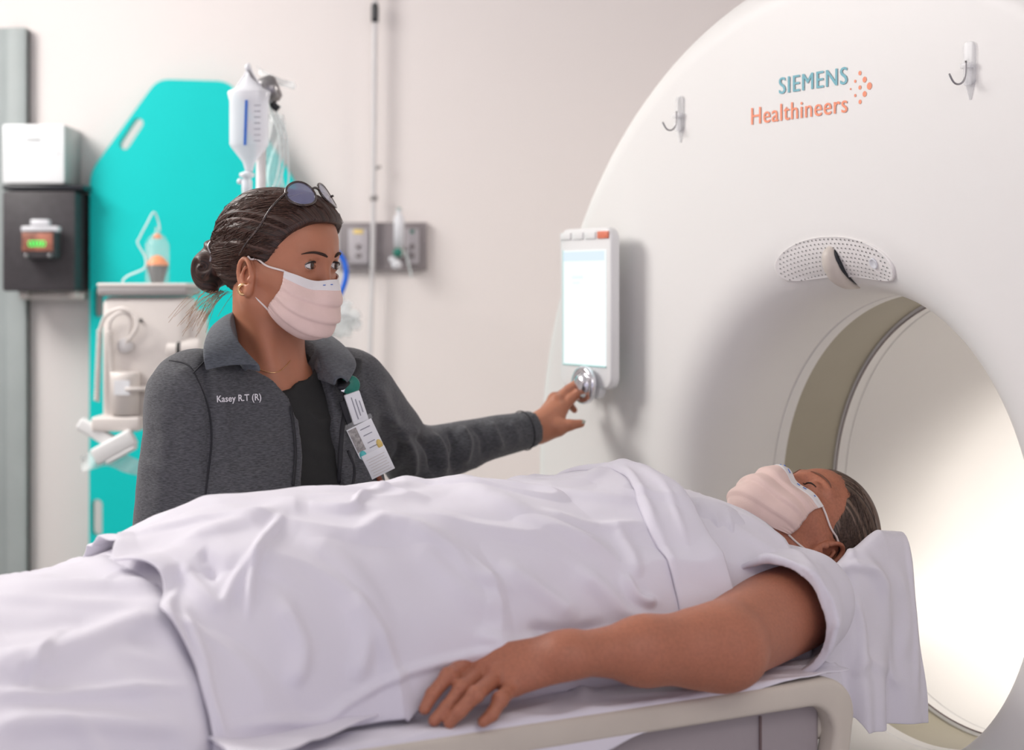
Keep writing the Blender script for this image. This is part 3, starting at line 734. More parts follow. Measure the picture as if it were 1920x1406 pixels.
part('mount', box((.02, .05, .03), tuple(fm+np.array([0, .03, .0])), .004), M['white_plastic'], fo, sharp=40)
# blue breathing tube and crumpled clear mask, hanging on the wall side
BY = 3.7
tt = thing('oxygen_mask', 'crumpled clear plastic oxygen mask on a blue tube behind the technician', 'oxygen mask', PY(640, 640, BY))
part('blue_tube', tube([PY(x, y, BY) for x, y in ((622, 470), (636, 476), (646, 492), (649, 516), (643, 540), (633, 560), (622, 580))], .0058, 40, 12), M['blue'], tt, label='bright blue tube')
bl_ = []
for x, y, r, q in ((650, 590, .030, .7), (628, 608, .036, .8), (664, 604, .016, 1.2), (640, 575, .018, 1.4), (612, 622, .030, .6), (648, 618, .018, .9)):
    V, F = ellipsoid((r, r*.6, r*q), 18); V = V*(1+.22*np.sin(V[:, :1]*230+x)+.16*np.cos(V[:, 2:]*260+y))
    bl_.append(xf((V, F), roty(x*.3), PY(x, y, BY)))
part('mask_shell', join(*bl_), M['clear_film'], tt)
part('strap', tube([PY(x, y, BY) for x, y in ((612, 600), (640, 590), (668, 598), (676, 606), (664, 610))], .002, 24, 6), M['clear_soft'], tt)
part('wall_hook', tube([PY(622, 470, BY), PY(622, 466, BY+.3), PY(622, 466, WY)], .004, 10, 8), M['steel'], tt)
part('tubing', tube([PY(760, 470, WY-.05), PY(772, 520, WY-.05), PY(800, 440, WY-.03), PY(840, 436, WY-.03), PY(850, 480, WY-.02)][:2], .003, 10, 6), M['tube_clear'], tt)
# =================================================================== people: shared builders
M['skin_tech'] = mat('skin_tan', (0.46, 0.188, 0.108), .46, sss=.12, noise=(30, .05), bump=(700, .08))
M['skin_patient'] = mat('skin_freckled', (0.43, 0.165, 0.098), .5, sss=.12, noise=(260, .09), bump=(700, .10))
M['eye_white'] = mat('eye_white', (0.74, 0.70, 0.68), .12, coat=.6)
M['iris'] = mat('iris_brown', (0.045, 0.018, 0.010), .35, coat=.25)
M['pupil'] = mat('pupil_black', (0.004, 0.004, 0.004), .1, coat=.8)
M['lash'] = mat('lash_dark', (0.012, 0.008, 0.007), .6)
M['brow_hair'] = mat('brow_dark_brown', (0.035, 0.016, 0.010), .7, bump=(900, .5))
M['brow_soft'] = mat('brow_soft_brown', (0.20, 0.085, 0.055), .7, bump=(900, .4))
M['mask'] = mat('mask_pink', (0.80, 0.60, 0.55), .75, noise=(40, .03), bump=(600, .12), sheen=.1)
M['mask_band'] = mat('mask_band_white', (0.80, 0.77, 0.77), .75, bump=(600, .1))
M['elastic'] = mat('elastic_white', (0.82, 0.74, 0.71), .7, bump=(800, .1))
M['gold'] = mat('gold', (0.86, 0.55, 0.28), .18, metal=1.0, bump=(60, .02))
M['clothes_white'] = mat('cotton_white', (0.79, 0.765, 0.84), .85, bump=(900, .14), sheen=.1)
M['clothes_shirt'] = mat('tshirt_white', (0.74, 0.715, 0.79), .85, bump=(800, .2), sheen=.1)
M['clothes_sheet'] = mat('table_sheet_white', (0.78, 0.755, 0.825), .85, bump=(900, .12), sheen=.1)
M['pallet'] = mat('couch_beige', (0.62, 0.565, 0.49), .45, noise=(12, .03))
M['pallet_side'] = mat('couch_mauve_grey', (0.36, 0.32, 0.335), .5, noise=(8, .04))

def hair_mat(name, c0, c1, scale, rough=.42):
    m = bpy.data.materials.new(name); m.use_nodes = True; nt = m.node_tree; N = nt.nodes; L = nt.links; b = N['Principled BSDF']
    at = N.new('ShaderNodeAttribute'); at.attribute_name = 'flow'
    mp = N.new('ShaderNodeMapping'); mp.inputs['Scale'].default_value = scale; L.new(at.outputs['Vector'], mp.inputs['Vector'])
    t = N.new('ShaderNodeTexNoise'); t.inputs['Scale'].default_value = 1; t.inputs['Detail'].default_value = 5; L.new(mp.outputs[0], t.inputs['Vector'])
    r = N.new('ShaderNodeValToRGB'); r.color_ramp.elements[0].position = .38; r.color_ramp.elements[1].position = .66
    r.color_ramp.elements[0].color = (*c0, 1); r.color_ramp.elements[1].color = (*c1, 1)
    L.new(t.outputs['Fac'], r.inputs[0]); L.new(r.outputs[0], b.inputs['Base Color'])
    bp = N.new('ShaderNodeBump'); bp.inputs['Strength'].default_value = .5; bp.inputs['Distance'].default_value = .002
    L.new(t.outputs['Fac'], bp.inputs['Height']); L.new(bp.outputs[0], b.inputs['Normal'])
    b.inputs['Roughness'].default_value = rough; b.inputs['Specular IOR Level'].default_value = .45; return m
M['hair_tech'] = hair_mat('hair_dark_brown', (0.008, 0.004, 0.003), (0.095, 0.042, 0.030), (20, .9, 1))
M['hair_patient'] = hair_mat('hair_brown_grey', (0.018, 0.010, 0.007), (0.22, 0.145, 0.11), (9, .35, 1), .45)
def set_flow(o, A):
    a = o.data.attributes.new('flow', 'FLOAT_VECTOR', 'POINT'); a.data.foreach_set('vector', np.asarray(A, np.float32).ravel())

def mir(f, x, *a, **k): return [f((-x[0], *x[1:]), *a, **k), f(x, *a, **k)]
def ear_sdf(sx, R=.03):
    c = np.array([sx*.0725, .001, -.014]); tilt = .20
    ex = unit([sx*.90, -.42, 0]); ez = unit([0, -math.sin(tilt), math.cos(tilt)]); ez = unit(ez-ex*(ez@ex)); ey = np.cross(ez, ex)*1.0
    RR = RM(ex, ey, ez)          # local: x out of the head, y front/back, z up
    P = lambda x, y, z: c+RR@np.array([x, y, z])*.95
    fy = 1.0 if (RR[:, 1]@np.array([0, 1, 0])) > 0 else -1.0
    rim = [P(.003, fy*.010, .004), P(.008, fy*.0135, .018), P(.010, fy*.006, .0295), P(.011, -fy*.006, .031), P(.012, -fy*.0165, .022), P(.012, -fy*.019, .006), P(.010, -fy*.0145, -.010), P(.008, -fy*.006, -.021), P(.006, fy*.002, -.026)]
    anti = [P(.007, -fy*.003, .018), P(.009, -fy*.0095, .010), P(.009, -fy*.0105, -.001), P(.008, -fy*.006, -.011), P(.007, fy*.003, -.013)]
    ops = [('+', s_ell(P(.001, -fy*.002, .003), (.0065, .0165, .0275), RR), 0),
           ('+', s_ell(P(.004, fy*.001, -.021), (.006, .0085, .0105), RR), .006),
           ('-', s_ell(P(.008, -fy*.004, .010), (.0055, .0110, .0170), RR), .004),
           ('+', s_poly(rim, [.0032, .0034, .0036, .0038, .0040, .0038, .0034, .0034, .0036], 16), .003),
           ('+', s_poly(anti, .0026, 9), .004),
           ('-', s_ell(P(.006, fy*.003, -.003), (.006, .0062, .0085), RR), .003),
           ('+', s_sph(P(.006, fy*.0105, -.004), .0042), .004)]
    return near(sdf(ops), c, .05), P, fy
def head_sdf(eyes='open', fem=1.0):
    """adult head: origin between the ear canals, +y forward, +x its left, +z up"""
    o = []
    add = lambda f, k=.012: o.append(('+', f, k))
    o.append(('+', s_ell((0, -.006, .046), (.0735, .094, .080)), 0))
    add(s_ell((0, .030, .046), (.062, .063, .060)), .02)
    add(s_ell((0, .036, -.008), (.060, .052, .062)), .02)
    for f in mir(s_cap, (.054, .000, -.045), (0, 0, 0), .016): pass
    for sx in (-1, 1):
        add(s_cap((sx*.053, .000, -.042), (sx*.020, .068, -.074), .016, .014), .022)
        add(s_cap((sx*.060, .010, -.008), (sx*.040, .062, -.014), .011, .017), .022)
        add(s_ell((sx*.032, .055, -.048), (.026, .026, .028)), .02)
        add(s_cap((sx*.010, .088, .031), (sx*.046, .070, .033), .009, .008), .012)
    add(s_ell((0, .076, -.077), (.020, .015, .013)), .014)
    add(s_ell((0, .074, -.052), (.028, .022, .022)), .016)
    for sx in (-1, 1): o.append(('-', s_ell((sx*.031, .098, .017), (.018, .017, .013)), .012))
    add(s_cap((0, .086, .022), (0, .099, -.018), .0068, .0078), .012)
    add(s_sph((0, .0995, -.021), .0085), .006)
    for sx in (-1, 1): add(s_ell((sx*.0115, .094, -.029), (.0068, .011, .007)), .006)
    # lips (mostly under the mask)
    add(s_cap((-.016, .090, -.054), (.016, .090, -.054), .0055), .008)
    add(s_cap((-.013, .089, -.064), (.013, .089, -.064), .006), .008)
    for sx in (-1, 1):
        ec = np.array([sx*.031, .0755, .0175])
        lid = [('+', s_ell(ec, (.0152, .0142, .0138)), 0)]
        if eyes == 'open':
            lid.append(('-', near(s_ell(ec+np.array([sx*.0005, .0125, .0006]), (.0130, .010, .0054), roty(sx*.10)), ec, .05), .0012))
            lid.append(('-', s_sph(ec, .0124), .0))
        ff = near(sdf(lid), ec, .04)
        add(ff, .004)
        if eyes == 'open': o.append(('-', near(s_ell(ec+np.array([sx*.0005, .0125, .0006]), (.0130, .012, .0054), roty(sx*.10)), ec, .05), .0012))
        e, _, _ = ear_sdf(sx); add(e, .005)
    return sdf(o)
def frame_axes(F, U):
    F = unit(F); U = unit(np.asarray(U)-F*(F@np.asarray(U))); return RM(np.cross(F, U)*-1.0*-1.0, F, U) if False else RM(-np.cross(U, F)*-1.0 if False else np.cross(F, U), F, U)

def sm(x): x = np.clip(x, 0, 1); return x*x*(3-2*x)
def poly2_sdf(poly):
    """signed distance to a 2-D polygon (negative inside)"""
    A = np.array(poly, np.float32); B = np.roll(A, -1, 0)
    def f(y, z):
        P = np.stack([y, z], 1); d = np.full(len(P), 1e9, np.float32); ins = np.zeros(len(P), bool)
        for a, b in zip(A, B):
            e = b-a; w = P-a; h = np.clip((w@e)/(e@e), 0, 1); d = np.minimum(d, ((w-h[:, None]*e)**2).sum(1))
            c1 = P[:, 1] >= a[1]; c2 = P[:, 1] < b[1]; cr = e[0]*w[:, 1]-e[1]*w[:, 0]
            ins ^= ((c1 & c2 & (cr > 0)) | (~c1 & ~c2 & (cr < 0)))
        d = np.sqrt(d); return np.where(ins, -d, d)
    return f
def project_on(f, P, n=10, off=0.0):
    """push points onto the iso surface f = off"""
    P = np.array(P, float)
    for _ in range(n):
        d = f(P.astype(np.float32))-off; e = 5e-4
        g = np.stack([f((P+np.eye(3)[k]*e).astype(np.float32))-f((P-np.eye(3)[k]*e).astype(np.float32)) for k in range(3)], 1)
        g /= np.linalg.norm(g, axis=1)[:, None]+1e-9; P = P-g*d[:, None]*.8
    return P
def fold(V, N, lines, mask=None):
    """raise cloth folds: each line = (points, width, height), measured where the fold is seen"""
    px = PIX(V); d = np.zeros(len(V))
    for pts, w, amp in lines:
        S = spline(pts, max(8, 5*len(pts))); best = np.full(len(V), 1e9); tt = np.zeros(len(V))
        m = len(S)-1
        for i in range(m):
            q, h = seg_dist(px, S[i], S[i+1]); k = q < best; best[k] = q[k]; tt[k] = (i+h[k])/m
        d += amp*np.exp(-(best/w)**2)*np.clip(np.minimum(tt, 1-tt)*5+.15, 0, 1)
    if mask is not None: d = d*mask
    return V+N*d[:, None]

def make_mask(parent, hs, R, o, sc, az_top, az_bot, el=(25, -50), twist=0.0, matm='mask', prints=()):
    """pleated mask laid over the head: hs in head coordinates"""
    form = sdf([('+', hs, 0), ('+', s_cap((0, .095, -.020), (0, .080, -.074), .008, .012), .04), ('+', s_ell((0, .062, -.052), (.048, .036, .036)), .03)])
    nu, nv = 61, 49; org = np.array([0, .018, -.045]); O, Dv, JJ, UU = [], [], [], []
    for i in range(nu):
        for j in range(nv):
            u = i/(nu-1)*2-1; v = j/(nv-1)
            az = u*(az_top+(az_bot-az_top)*sm(np.array((v-.2)/.8))); e = el[0]+(el[1]-el[0])*v
            e += 9*abs(u)**2*(1-v)+34*abs(u)**2.4*v
            az, e = math.radians(az), math.radians(e)
            O.append(org); Dv.append((math.sin(az)*math.cos(e), math.cos(az)*math.cos(e), math.sin(e))); JJ.append(v); UU.append(u)
    O = np.array(O); Dv = np.array(Dv); JJ = np.array(JJ); UU = np.array(UU)
    P = raysurf(form, O, Dv, .0, .16, 60)
    pl = np.zeros(len(P))
    for c, a in ((.30, .0052), (.52, .0055), (.74, .0045)):
        t = (JJ-c-.02*UU*UU); pl += a*np.where(t < 0, np.exp(-(t/.13)**2), np.exp(-(t/.022)**2))*(1-.35*UU**2)
    pl += .0022*np.sin(UU*9+JJ*5)*np.sin(JJ*3.1)*(.3+.7*JJ)
    pl += .0011*np.sin(JJ*90)*np.clip((np.abs(UU)-.82)/.18, 0, 1)
    P = P+Dv*(.0018+pl)[:, None]
    W_ = (P*sc)@R.T+o
    G_ = W_.reshape(nu, nv, 3)
    mk = part('face_mask', grid(G_), M[matm], parent, label='pale pink pleated surgical mask', mods=(('SOLIDIFY', dict(thickness=.0012, offset=1)),))
    bn = (P.reshape(nu, nv, 3)[:, :8]+Dv.reshape(nu, nv, 3)[:, :8]*.0022); bn[:, 7] -= Dv.reshape(nu, nv, 3)[:, 7]*.0022
    part('nose_band', grid((bn.reshape(-1, 3)*sc@R.T+o).reshape(nu, 8, 3)), M['mask_band'], mk, label='whitish top band')
    for i0, i1 in prints:
        part('mask_print', tube(((P.reshape(nu, nv, 3)[i0:i1, 3]+Dv.reshape(nu, nv, 3)[i0:i1, 3]*.0034)*sc)@R.T+o, .0006, seg=6), M['blue_print'], mk)
    cor = {}
    for s, i in ((-1, 0), (1, nu-1)): cor[s] = (P.reshape(nu, nv, 3)[i, 0], P.reshape(nu, nv, 3)[i, -1])
    return mk, cor
def lay(hs, pts, n, off):
    S = spline(pts, n); return project_on(hs, S, 8, off)
def strands(f, starts, pole, n, seed, R, o, sc, r=.0006, lift=.0006, bow=0.0):
    rs = np.random.RandomState(seed); out = []
    starts = np.array(starts); m = len(starts); k = 16
    P = np.zeros((m, k, 3)); pj = pole+rs.randn(m, 3)*.006
    for i in range(k):
        t = i/(k-1); q = starts*(1-t)+pj*t
        # bulge outward so the projection stays on the near side of the surface
        P[:, i] = q+(q-np.array([0, -.01, .03]))*.35*math.sin(math.pi*t)
    jit = rs.randn(m, 3)*.0012
    Q = project_on(f, P.reshape(-1, 3), 9, 0.0).reshape(m, k, 3)
    for a in range(m):
        L_ = lift*(1+rs.rand()*1.5)
        c = Q[a]; nrm = c-np.array([0, -.01, .03]); nrm /= np.linalg.norm(nrm, axis=1)[:, None]
        c = c+nrm*L_+jit[a]*np.sin(np.linspace(0, 3, k))[:, None]
        out.append(tube((c*sc)@R.T+o, [r*.5, r, r, r*.6], seg=3, caps=False))
    return out

# =================================================================== couch
cz = .905
ct_ = T(-1.3, 0, 0)
cou = thing('scanner_couch', 'beige rimmed patient couch with mauve grey sides leading into the scanner bore', 'scanner couch', (ct_[0], ct_[1], 0))
def tbl(vf): return xf(vf, RT, GC)
def rimpoly(s1, z1, r, th):
    outp = [(-2.7, z1-th), (-2.7, z1)]
    outp += [(s1-r+r*math.sin(a), z1-r+r*math.cos(a)) for a in np.linspace(0, math.pi/2, 10)]
    outp += [(s1-.010, .79), (s1-.010-th, .79)]
    ri = r*.8
    outp += [(s1-th-ri+ri*math.sin(a), z1-th-ri+ri*math.cos(a)) for a in np.linspace(math.pi/2, 0, 8)]
    return outp
rp = rimpoly(-.222, cz, .050, .033)
RSZ = RM(np.array([1., 0, 0]), np.array([0, 0, 1.]), np.array([0, -1., 0]))    # prism local (s, z, -v)
def sidep(v0, th): return tbl(xf(prism(rp, th, .007), RSZ, (0, v0, 0)))
part('rim', sidep(-.274, .034), M['pallet'], cou, sharp=50)
part('rim', sidep(.308, .034), M['pallet'], cou, sharp=50)
part('end_cap', tbl(box((.036, .56, .075), (-.248, 0, .855), .012, 3)), M['pallet'], cou, sharp=50)
part('deck', tbl(box((2.46, .53, .03), (-1.49, 0, .878), .008)), M['pallet'], cou, sharp=50)
part('side_panel', tbl(box((2.44, .57, .155), (-1.48, 0, .812), .01)), M['pallet_side'], cou, sharp=50)
part('side_seam', tbl(box((.003, .004, .09), (-.36, -.2855, .82))), M['seam'], cou, smooth=False)
part('side_cover', tbl(box((.70, .01, .08), (-.90, -.284, .790), .004)), M['seam_soft'], cou, sharp=50)
part('lower_skirt', tbl(box((2.3, .50, .10), (-1.45, 0, .70), .03, 3)), M['gantry'], cou, sharp=50)
part('pedestal', tbl(join(box((1.5, .44, .62), (-1.45, 0, .34), .05, 3), box((2.0, .52, .08), (-1.45, 0, .04), .02, 3))), M['gantry'], cou, sharp=50)
part('head_holder', tbl(join(box((.30, .20, .03), (-.13, 0, .885), .012, 3), box((.22, .02, .11), (-.085, -.122, .945), .009, 3), box((.22, .02, .11), (-.085, .122, .945), .009, 3))), M['pallet'], cou, sharp=50)

# =================================================================== sheets
TOPS = [(-2.7, .99), (-1.9, .99), (-1.6, 1.02), (-1.35, 1.055), (-1.228, 1.066), (-1.124, 1.078), (-1.063, 1.098), (-1.0, 1.128), (-.959, 1.138), (-.889, 1.138), (-.83, 1.142), (-.72, 1.144), (-.625, 1.145), (-.518, 1.132), (-.433, 1.142), (-.38, 1.148), (-.251, 1.12), (-.15, 1.08)]
ts, tz = np.array(TOPS).T; tz = tz-.012
def top(s): return np.interp(s, ts, tz)
def sm(x): x = np.clip(x, 0, 1); return x*x*(3-2*x)
def section(s, a, w, zt, drop):
    """a in [-1,1]: -1 near hem .. 0 crown .. 1 far hem; the last quarter lies on the couch / hangs over its rim"""
    leg = sm((-.84-s)/.46)
    q = np.abs(a)/.74; q1 = np.clip(q, 0, 1); th = q1*math.pi/2
    wl_ = w*(1-leg)+.31*leg
    px_ = 1.0; B = np.cos(th)**(.86*(1-leg)+1.15*leg); v = wl_*np.sin(th)**(.86*(1-leg)+1.0*leg)
    z = zt+(top(s)-zt)*B
    e = np.clip(q-1, 0, 1)/.3514
    v = v+e*drop
    return v*np.sign(a), z, e
def cloth(name, label, s0, s1, w, zt, drop, lift, lines, ns, na, material, seed, ahem=None, noise_amp=.0022, far=.8, over=None, group=None, parent=None, extra=None, th=.0022):
    S, A = np.meshgrid(np.linspace(0, 1, ns), np.linspace(-1, far, na), indexing='ij')
    ss = s0(A)+(s1(A)-s0(A))*S if callable(s0) else s0+(s1-s0)*S
    if ahem is not None:
        lim = ahem(ss); A = np.where(A < 0, -(-A)*lim, A)
    v, z, e = section(ss, A, w, zt, drop)
    P = T(ss, v, z).reshape(-1, 3); V, F = grid(P.reshape(ns, na, 3)); N = vnormals(V, F)
    if N[len(N)//2] @ ZZ < 0: N = -N
    tf = TF(V)
    V = V+N*lift
    V = fold(V, N, lines)
    nz = vnoise(np.stack([tf[:, 0]*9+tf[:, 1]*5, tf[:, 1]*16-tf[:, 0]*3, tf[:, 2]*10], 1), seed)*1.0+vnoise(np.stack([tf[:, 0]*22-tf[:, 1]*17, tf[:, 1]*30+tf[:, 0]*9, tf[:, 2]*22], 1), seed+3)*.45
    rg = 1-np.abs(vnoise(np.stack([tf[:, 0]*11+tf[:, 1]*14, tf[:, 1]*6-tf[:, 0]*4, tf[:, 2]*5], 1), seed+9)); nz = nz+2.2*np.clip(rg-.72, 0, 1)/.28
    V = V+N*(nz*noise_amp)[:, None]
    if extra is not None: V = extra(V, N, S.ravel(), A.ravel())
    if over is not None:                    # the couch edge: past it the cloth turns down
        tf = TF(V); dv = np.clip(-tf[:, 1]-over, 0, 1); V = V+NN*(dv*.93)[:, None]-ZZ*(dv*1.0)[:, None]
    return V, F
# 1 table sheet
def hem_t(V, N, S, A):
    tf = TF(V); s = tf[:, 0]
    lim = np.interp(s, [-2.6, -1.2, -.9, -.75, -.6, -.5, -.42, -.30, -.2], [.44, .43, .395, .370, .350, .330, .314, .303, .285])
    edge = -tf[:, 1]; ex = np.clip((edge-.20)/(.42-.20), 0, 1)
    nv = .20+ex*(lim-.20); mv = edge > .20
    return V-NN*np.where(mv, nv-edge, 0)[:, None]
tl = [([(60, 1365), (200, 1356), (350, 1362)], 14, .005), ([(620, 1395), (760, 1385), (900, 1372), (1010, 1350), (1100, 1322)], 12, .004),
      ([(690, 1300), (760, 1312), (800, 1345)], 12, .010), ([(640, 1330), (700, 1345), (760, 1350)], 9, .006), ([(830, 1300), (800, 1325), (770, 1330)], 8, .008),
      ([(1040, 1285), (1090, 1300), (1130, 1325)], 10, .006), ([(985, 1290), (1060, 1298), (1110, 1290)], 8, .004), ([(740, 1270), (800, 1290), (850, 1285)], 12, .008)]
V, F = cloth('table_sheet', '', -2.6, -.215, .235, cz+.004, .19, -.001, tl, 420, 190, None, 5, noise_amp=.0016, over=.303, extra=hem_t, far=.9)
tp_ = T(-1.3, 0, cz)
single('bed_sheet', (V, F), M['clothes_sheet'], 'white bottom sheet spread on the couch beneath the patient and under the resting hand', 'sheet', tp_, mods=(('SOLIDIFY', dict(thickness=.0018, offset=0)),))
# 2 leg sheet
ll = [([(-20, 1248), (60, 1240), (150, 1213), (240, 1178), (310, 1158)], 22, .014), ([(57, 1300), (70, 1255), (94, 1214), (125, 1172)], 7, .007),
      ([(-20, 1300), (80, 1308), (200, 1299), (375, 1290)], 9, .007), ([(-20, 1112), (100, 1108), (220, 1098), (300, 1098)], 16, .007),
      ([(196, 1102), (212, 1088), (232, 1068)], 4, .004), ([(-20, 1368), (150, 1358), (350, 1366)], 18, .010), ([(-20, 1180), (80, 1172), (190, 1165)], 16, -.006), ([(20, 1275), (50, 1262), (110, 1255)], 9, .005)]
def ext2(V, N, S, A): return V-N*(.016*sm((TF(V)[:, 0]+1.105)/.035))[:, None]
V, F = cloth('leg_sheet', '', -2.55, -1.03, .28, cz+.004, .16, .004, ll, 300, 170, None, 11, noise_amp=.0020, over=.315, far=.9, extra=ext2)
tp_ = T(-1.7, 0, cz)
single('leg_sheet', (V, F), M['clothes_white'], 'smooth white sheet over the legs at the left edge, tucked under the torso blanket', 'sheet', tp_, mods=(('SOLIDIFY', dict(thickness=.0018, offset=0)),))
# 3 torso sheet
bl3 = [([(333, 1029), (417, 990), (521, 959), (578, 954)], 13, .0055), ([(578, 954), (656, 962), (677, 940), (740, 917), (800, 908)], 6, .0055),
       ([(530, 975), (495, 1016), (472, 1079), (465, 1160)], 8, .0065), ([(335, 1070), (359, 1092), (395, 1128), (418, 1150)], 15, .008), ([(418, 1150), (430, 1112), (452, 1075), (500, 1030)], 9, .005),
       ([(375, 1040), (400, 1060), (390, 1085)], 14, -.010),
       ([(660, 1010), (729, 985), (833, 1032), (885, 1079), (964, 1110)], 13, .006), ([(885, 1190), (964, 1212), (1010, 1205)], 14, .006),
       ([(520, 1120), (562, 1214), (547, 1290)], 18, .007), ([(651, 1120), (680, 1199), (665, 1280)], 18, .006),
       ([(430, 1362), (520, 1352), (599, 1350), (651, 1316), (755, 1262), (911, 1222), (1000, 1196)], 9, .0045),
       ([(352, 1150), (368, 1220), (392, 1310), (425, 1390)], 9, .005), ([(320, 1110), (332, 1200), (360, 1300), (400, 1400)], 10, .006),
       ([(1165, 1080), (1180, 1112), (1200, 1128), (1228, 1130)], 9, .007), ([(1073, 1070), (1127, 1112), (1165, 1150), (1220, 1168)], 14, .006), ([(985, 1177), (1060, 1184), (1140, 1172)], 12, -.007),
       ([(850, 905), (960, 955), (1050, 1000), (1140, 1045)], 15, .005), ([(1000, 918), (1100, 932), (1200, 940)], 8, .004), ([(1010, 965), (1110, 990), (1215, 985)], 9, .004),
       ([(760, 1000), (860, 1100), (940, 1150)], 22, .005), ([(560, 1000), (640, 1060), (700, 1150), (720, 1240)], 26, .005), ([(900, 900), (1010, 910), (1090, 905), (1150, 880)], 7, .004),
       ([(1150, 985), (1180, 1040), (1190, 1090)], 12, .004), ([(930, 1060), (1010, 1110), (1080, 1160)], 16, .005)]
bl3 = [(p_, w_, a_*(1.5 if abs(a_) < .008 else 1.0)) for p_, w_, a_ in bl3]
def hem_b(ss): return np.interp(ss, [-1.12, -1.05, -.98, -.92, -.86, -.80, -.72, -.64, -.55, -.37], [1.02, 1.0, .92, .84, .76, .70, .665, .66, .67, .68])
def ext3(V, N, S, A):
    # the left edge stands up in a soft roll and spreads outward, the far corner crumples
    e = np.exp(-(S/.03)**2); f2 = np.exp(-(S/.05)**2)
    V = V+N*(.008*e)[:, None]
    cr = f2*np.exp(-((A+.12)/.22)**2)
    V = V+N*(cr*.007*(np.sin(A*34+1.2)+.4))[:, None]+DD*(cr*.02*np.sin(A*21))[:, None]
    V = V-DD*(f2*.022*np.clip((-A-.5)/.5, 0, 1))[:, None]
    er = np.exp(-((1-S)/.02)**2); V = V+N*(.003*er)[:, None]
    return V
V, F = cloth('torso_sheet', '', lambda A: -1.085+.012*np.sin(A*5), lambda A: -.372+.0*A, .238, cz+.006, .10, .011, bl3, 330, 260, None, 21, ahem=hem_b, noise_amp=.0030, extra=ext3, far=.8)
tp_ = T(-.7, 0, cz)
sh = single('torso_blanket', (V, F), M['clothes_white'], 'rumpled white cotton sheet draped over the patient torso and hips', 'blanket', tp_, mods=(('SOLIDIFY', dict(thickness=.003, offset=0)), ('SUBSURF', dict(levels=1, render_levels=1))))
# folded-over band at its head end
def s0b(A): return -.372-.025-.055*sm(-A*1.6+.1)
def ext4(V, N, S, A): return V+N*(.004*np.sin(S*math.pi)**.5-.003*np.exp(-(S/.06)**2))[:, None]+N*(.0016*np.sin(A*19+S*4)*np.sin(S*3.1))[:, None]
V, F = cloth('band', '', s0b, lambda A: -.366-.004*np.sin(A*8), .238, cz+.006, .10, .0150, [([(1185, 900), (1235, 1000), (1262, 1100), (1272, 1165)], 9, .003), ([(1165, 880), (1200, 930), (1228, 1000)], 7, .004), ([(1200, 885), (1250, 930), (1290, 1040)], 7, .003)], 34, 200, None, 21, ahem=hem_b, noise_amp=.0030, extra=ext4, far=.8)
part('folded_band', (V, F), M['clothes_white'], sh, mods=(('SOLIDIFY', dict(thickness=.003, offset=0)),))

# 4 cloth over the head holder, hanging down the near side
ns, na = 150, 150
U, A = np.meshgrid(np.linspace(0, 1, ns), np.linspace(0, 1, na), indexing='ij')
# along s from -.16 to .17 ; across: far side -> over the near wall -> down
arc = [(.14, .975), (.10, .93), (.05, .915), (-.03, .918), (-.085, .955), (-.115, .990), (-.138, .992), (-.150, .960), (-.155, .90), (-.160, .84), (-.162, .790)]
ac = spline(arc, na)
P = np.zeros((ns, na, 3)); s_ = -.20+.236*U
hemz = np.interp(U[:, 0], [0, .2, .4, .47, 1], [.83, .815, .805, .785, .778])
topz = np.interp(U[:, 0], [0, .20, .28, .42, .52, .8, 1], [.935, .950, .955, .978, 1.018, 1.046, 1.040])
for i in range(ns):
    k = np.linspace(0, 1, na); vv = ac[:, 0].copy(); zz = ac[:, 1].copy()
    up = zz > .93; zz = np.where(zz > .915, .915+(zz-.915)*(topz[i]-.915)/(.992-.915), hemz[i]+(zz-.79)*(.915-hemz[i])/(.915-.79))
    hang = sm((.96-zz)/.16)*(vv < -.14)
    ph = U[i, 0]
    vv = vv-hang*(.012*math.sin(ph*13+.5)+.006*math.sin(ph*29+1)+.010)-(vv < -.1)*.010*math.sin(ph*5)
    P[i] = T(s_[i]+hang*.010*math.sin(ph*7), vv, zz)
V, F = grid(P); N = vnormals(V, F)
if N[(na*ns)//2+na//3*2] @ NN > 0: N = -N
V = fold(V, N, [([(1560, 1090), (1600, 1062), (1640, 1075), (1660, 1120)], 9, .008), ([(1600, 1120), (1612, 1180), (1616, 1260)], 7, .006), ([(1612, 1030), (1640, 1080), (1655, 1130), (1665, 1250), (1690, 1290)], 11, .006),
                ([(1700, 1010), (1708, 1100), (1716, 1200), (1718, 1320)], 5, .004), ([(1680, 1060), (1700, 1150), (1690, 1240)], 12, .005), ([(1560, 1080), (1590, 1050), (1600, 1030)], 8, .006), ([(1600, 1270), (1625, 1240), (1660, 1260)], 10, .004)])
nz = vnoise(TF(V)*np.array([16, 12, 9])+3, 8)+.5*vnoise(TF(V)*np.array([36, 30, 20]), 9)
V = V+N*(nz*.0022)[:, None]
single('headrest_cloth', (V, F), M['clothes_sheet'], 'white cloth draped over the head holder, hanging down inside the scanner bore', 'cloth', T(0, -.1, .9), mods=(('SOLIDIFY', dict(thickness=.0025, offset=0)), ('SUBSURF', dict(levels=1, render_levels=1))))
pil = tbl(xf(ellipsoid((.11, .085, .026), 32), None, (-.07, .0, .928)))
single('head_cushion', pil, M['clothes_sheet'], 'flat white cushion under the head of the lying patient', 'cushion', T(0, 0, .92))

# =================================================================== patient
Fh = DD*-.20+ZZ*.975-NN*.02; Uh = DD*.96+ZZ*.27+NN*.0
Fh = unit(Fh); Uh = unit(Uh-Fh*(Uh@Fh)); Rh = RM(np.cross(Fh, Uh), Fh, Uh)     # +x = right side of the head frame
HP = T(-.058, .000, 1.026)
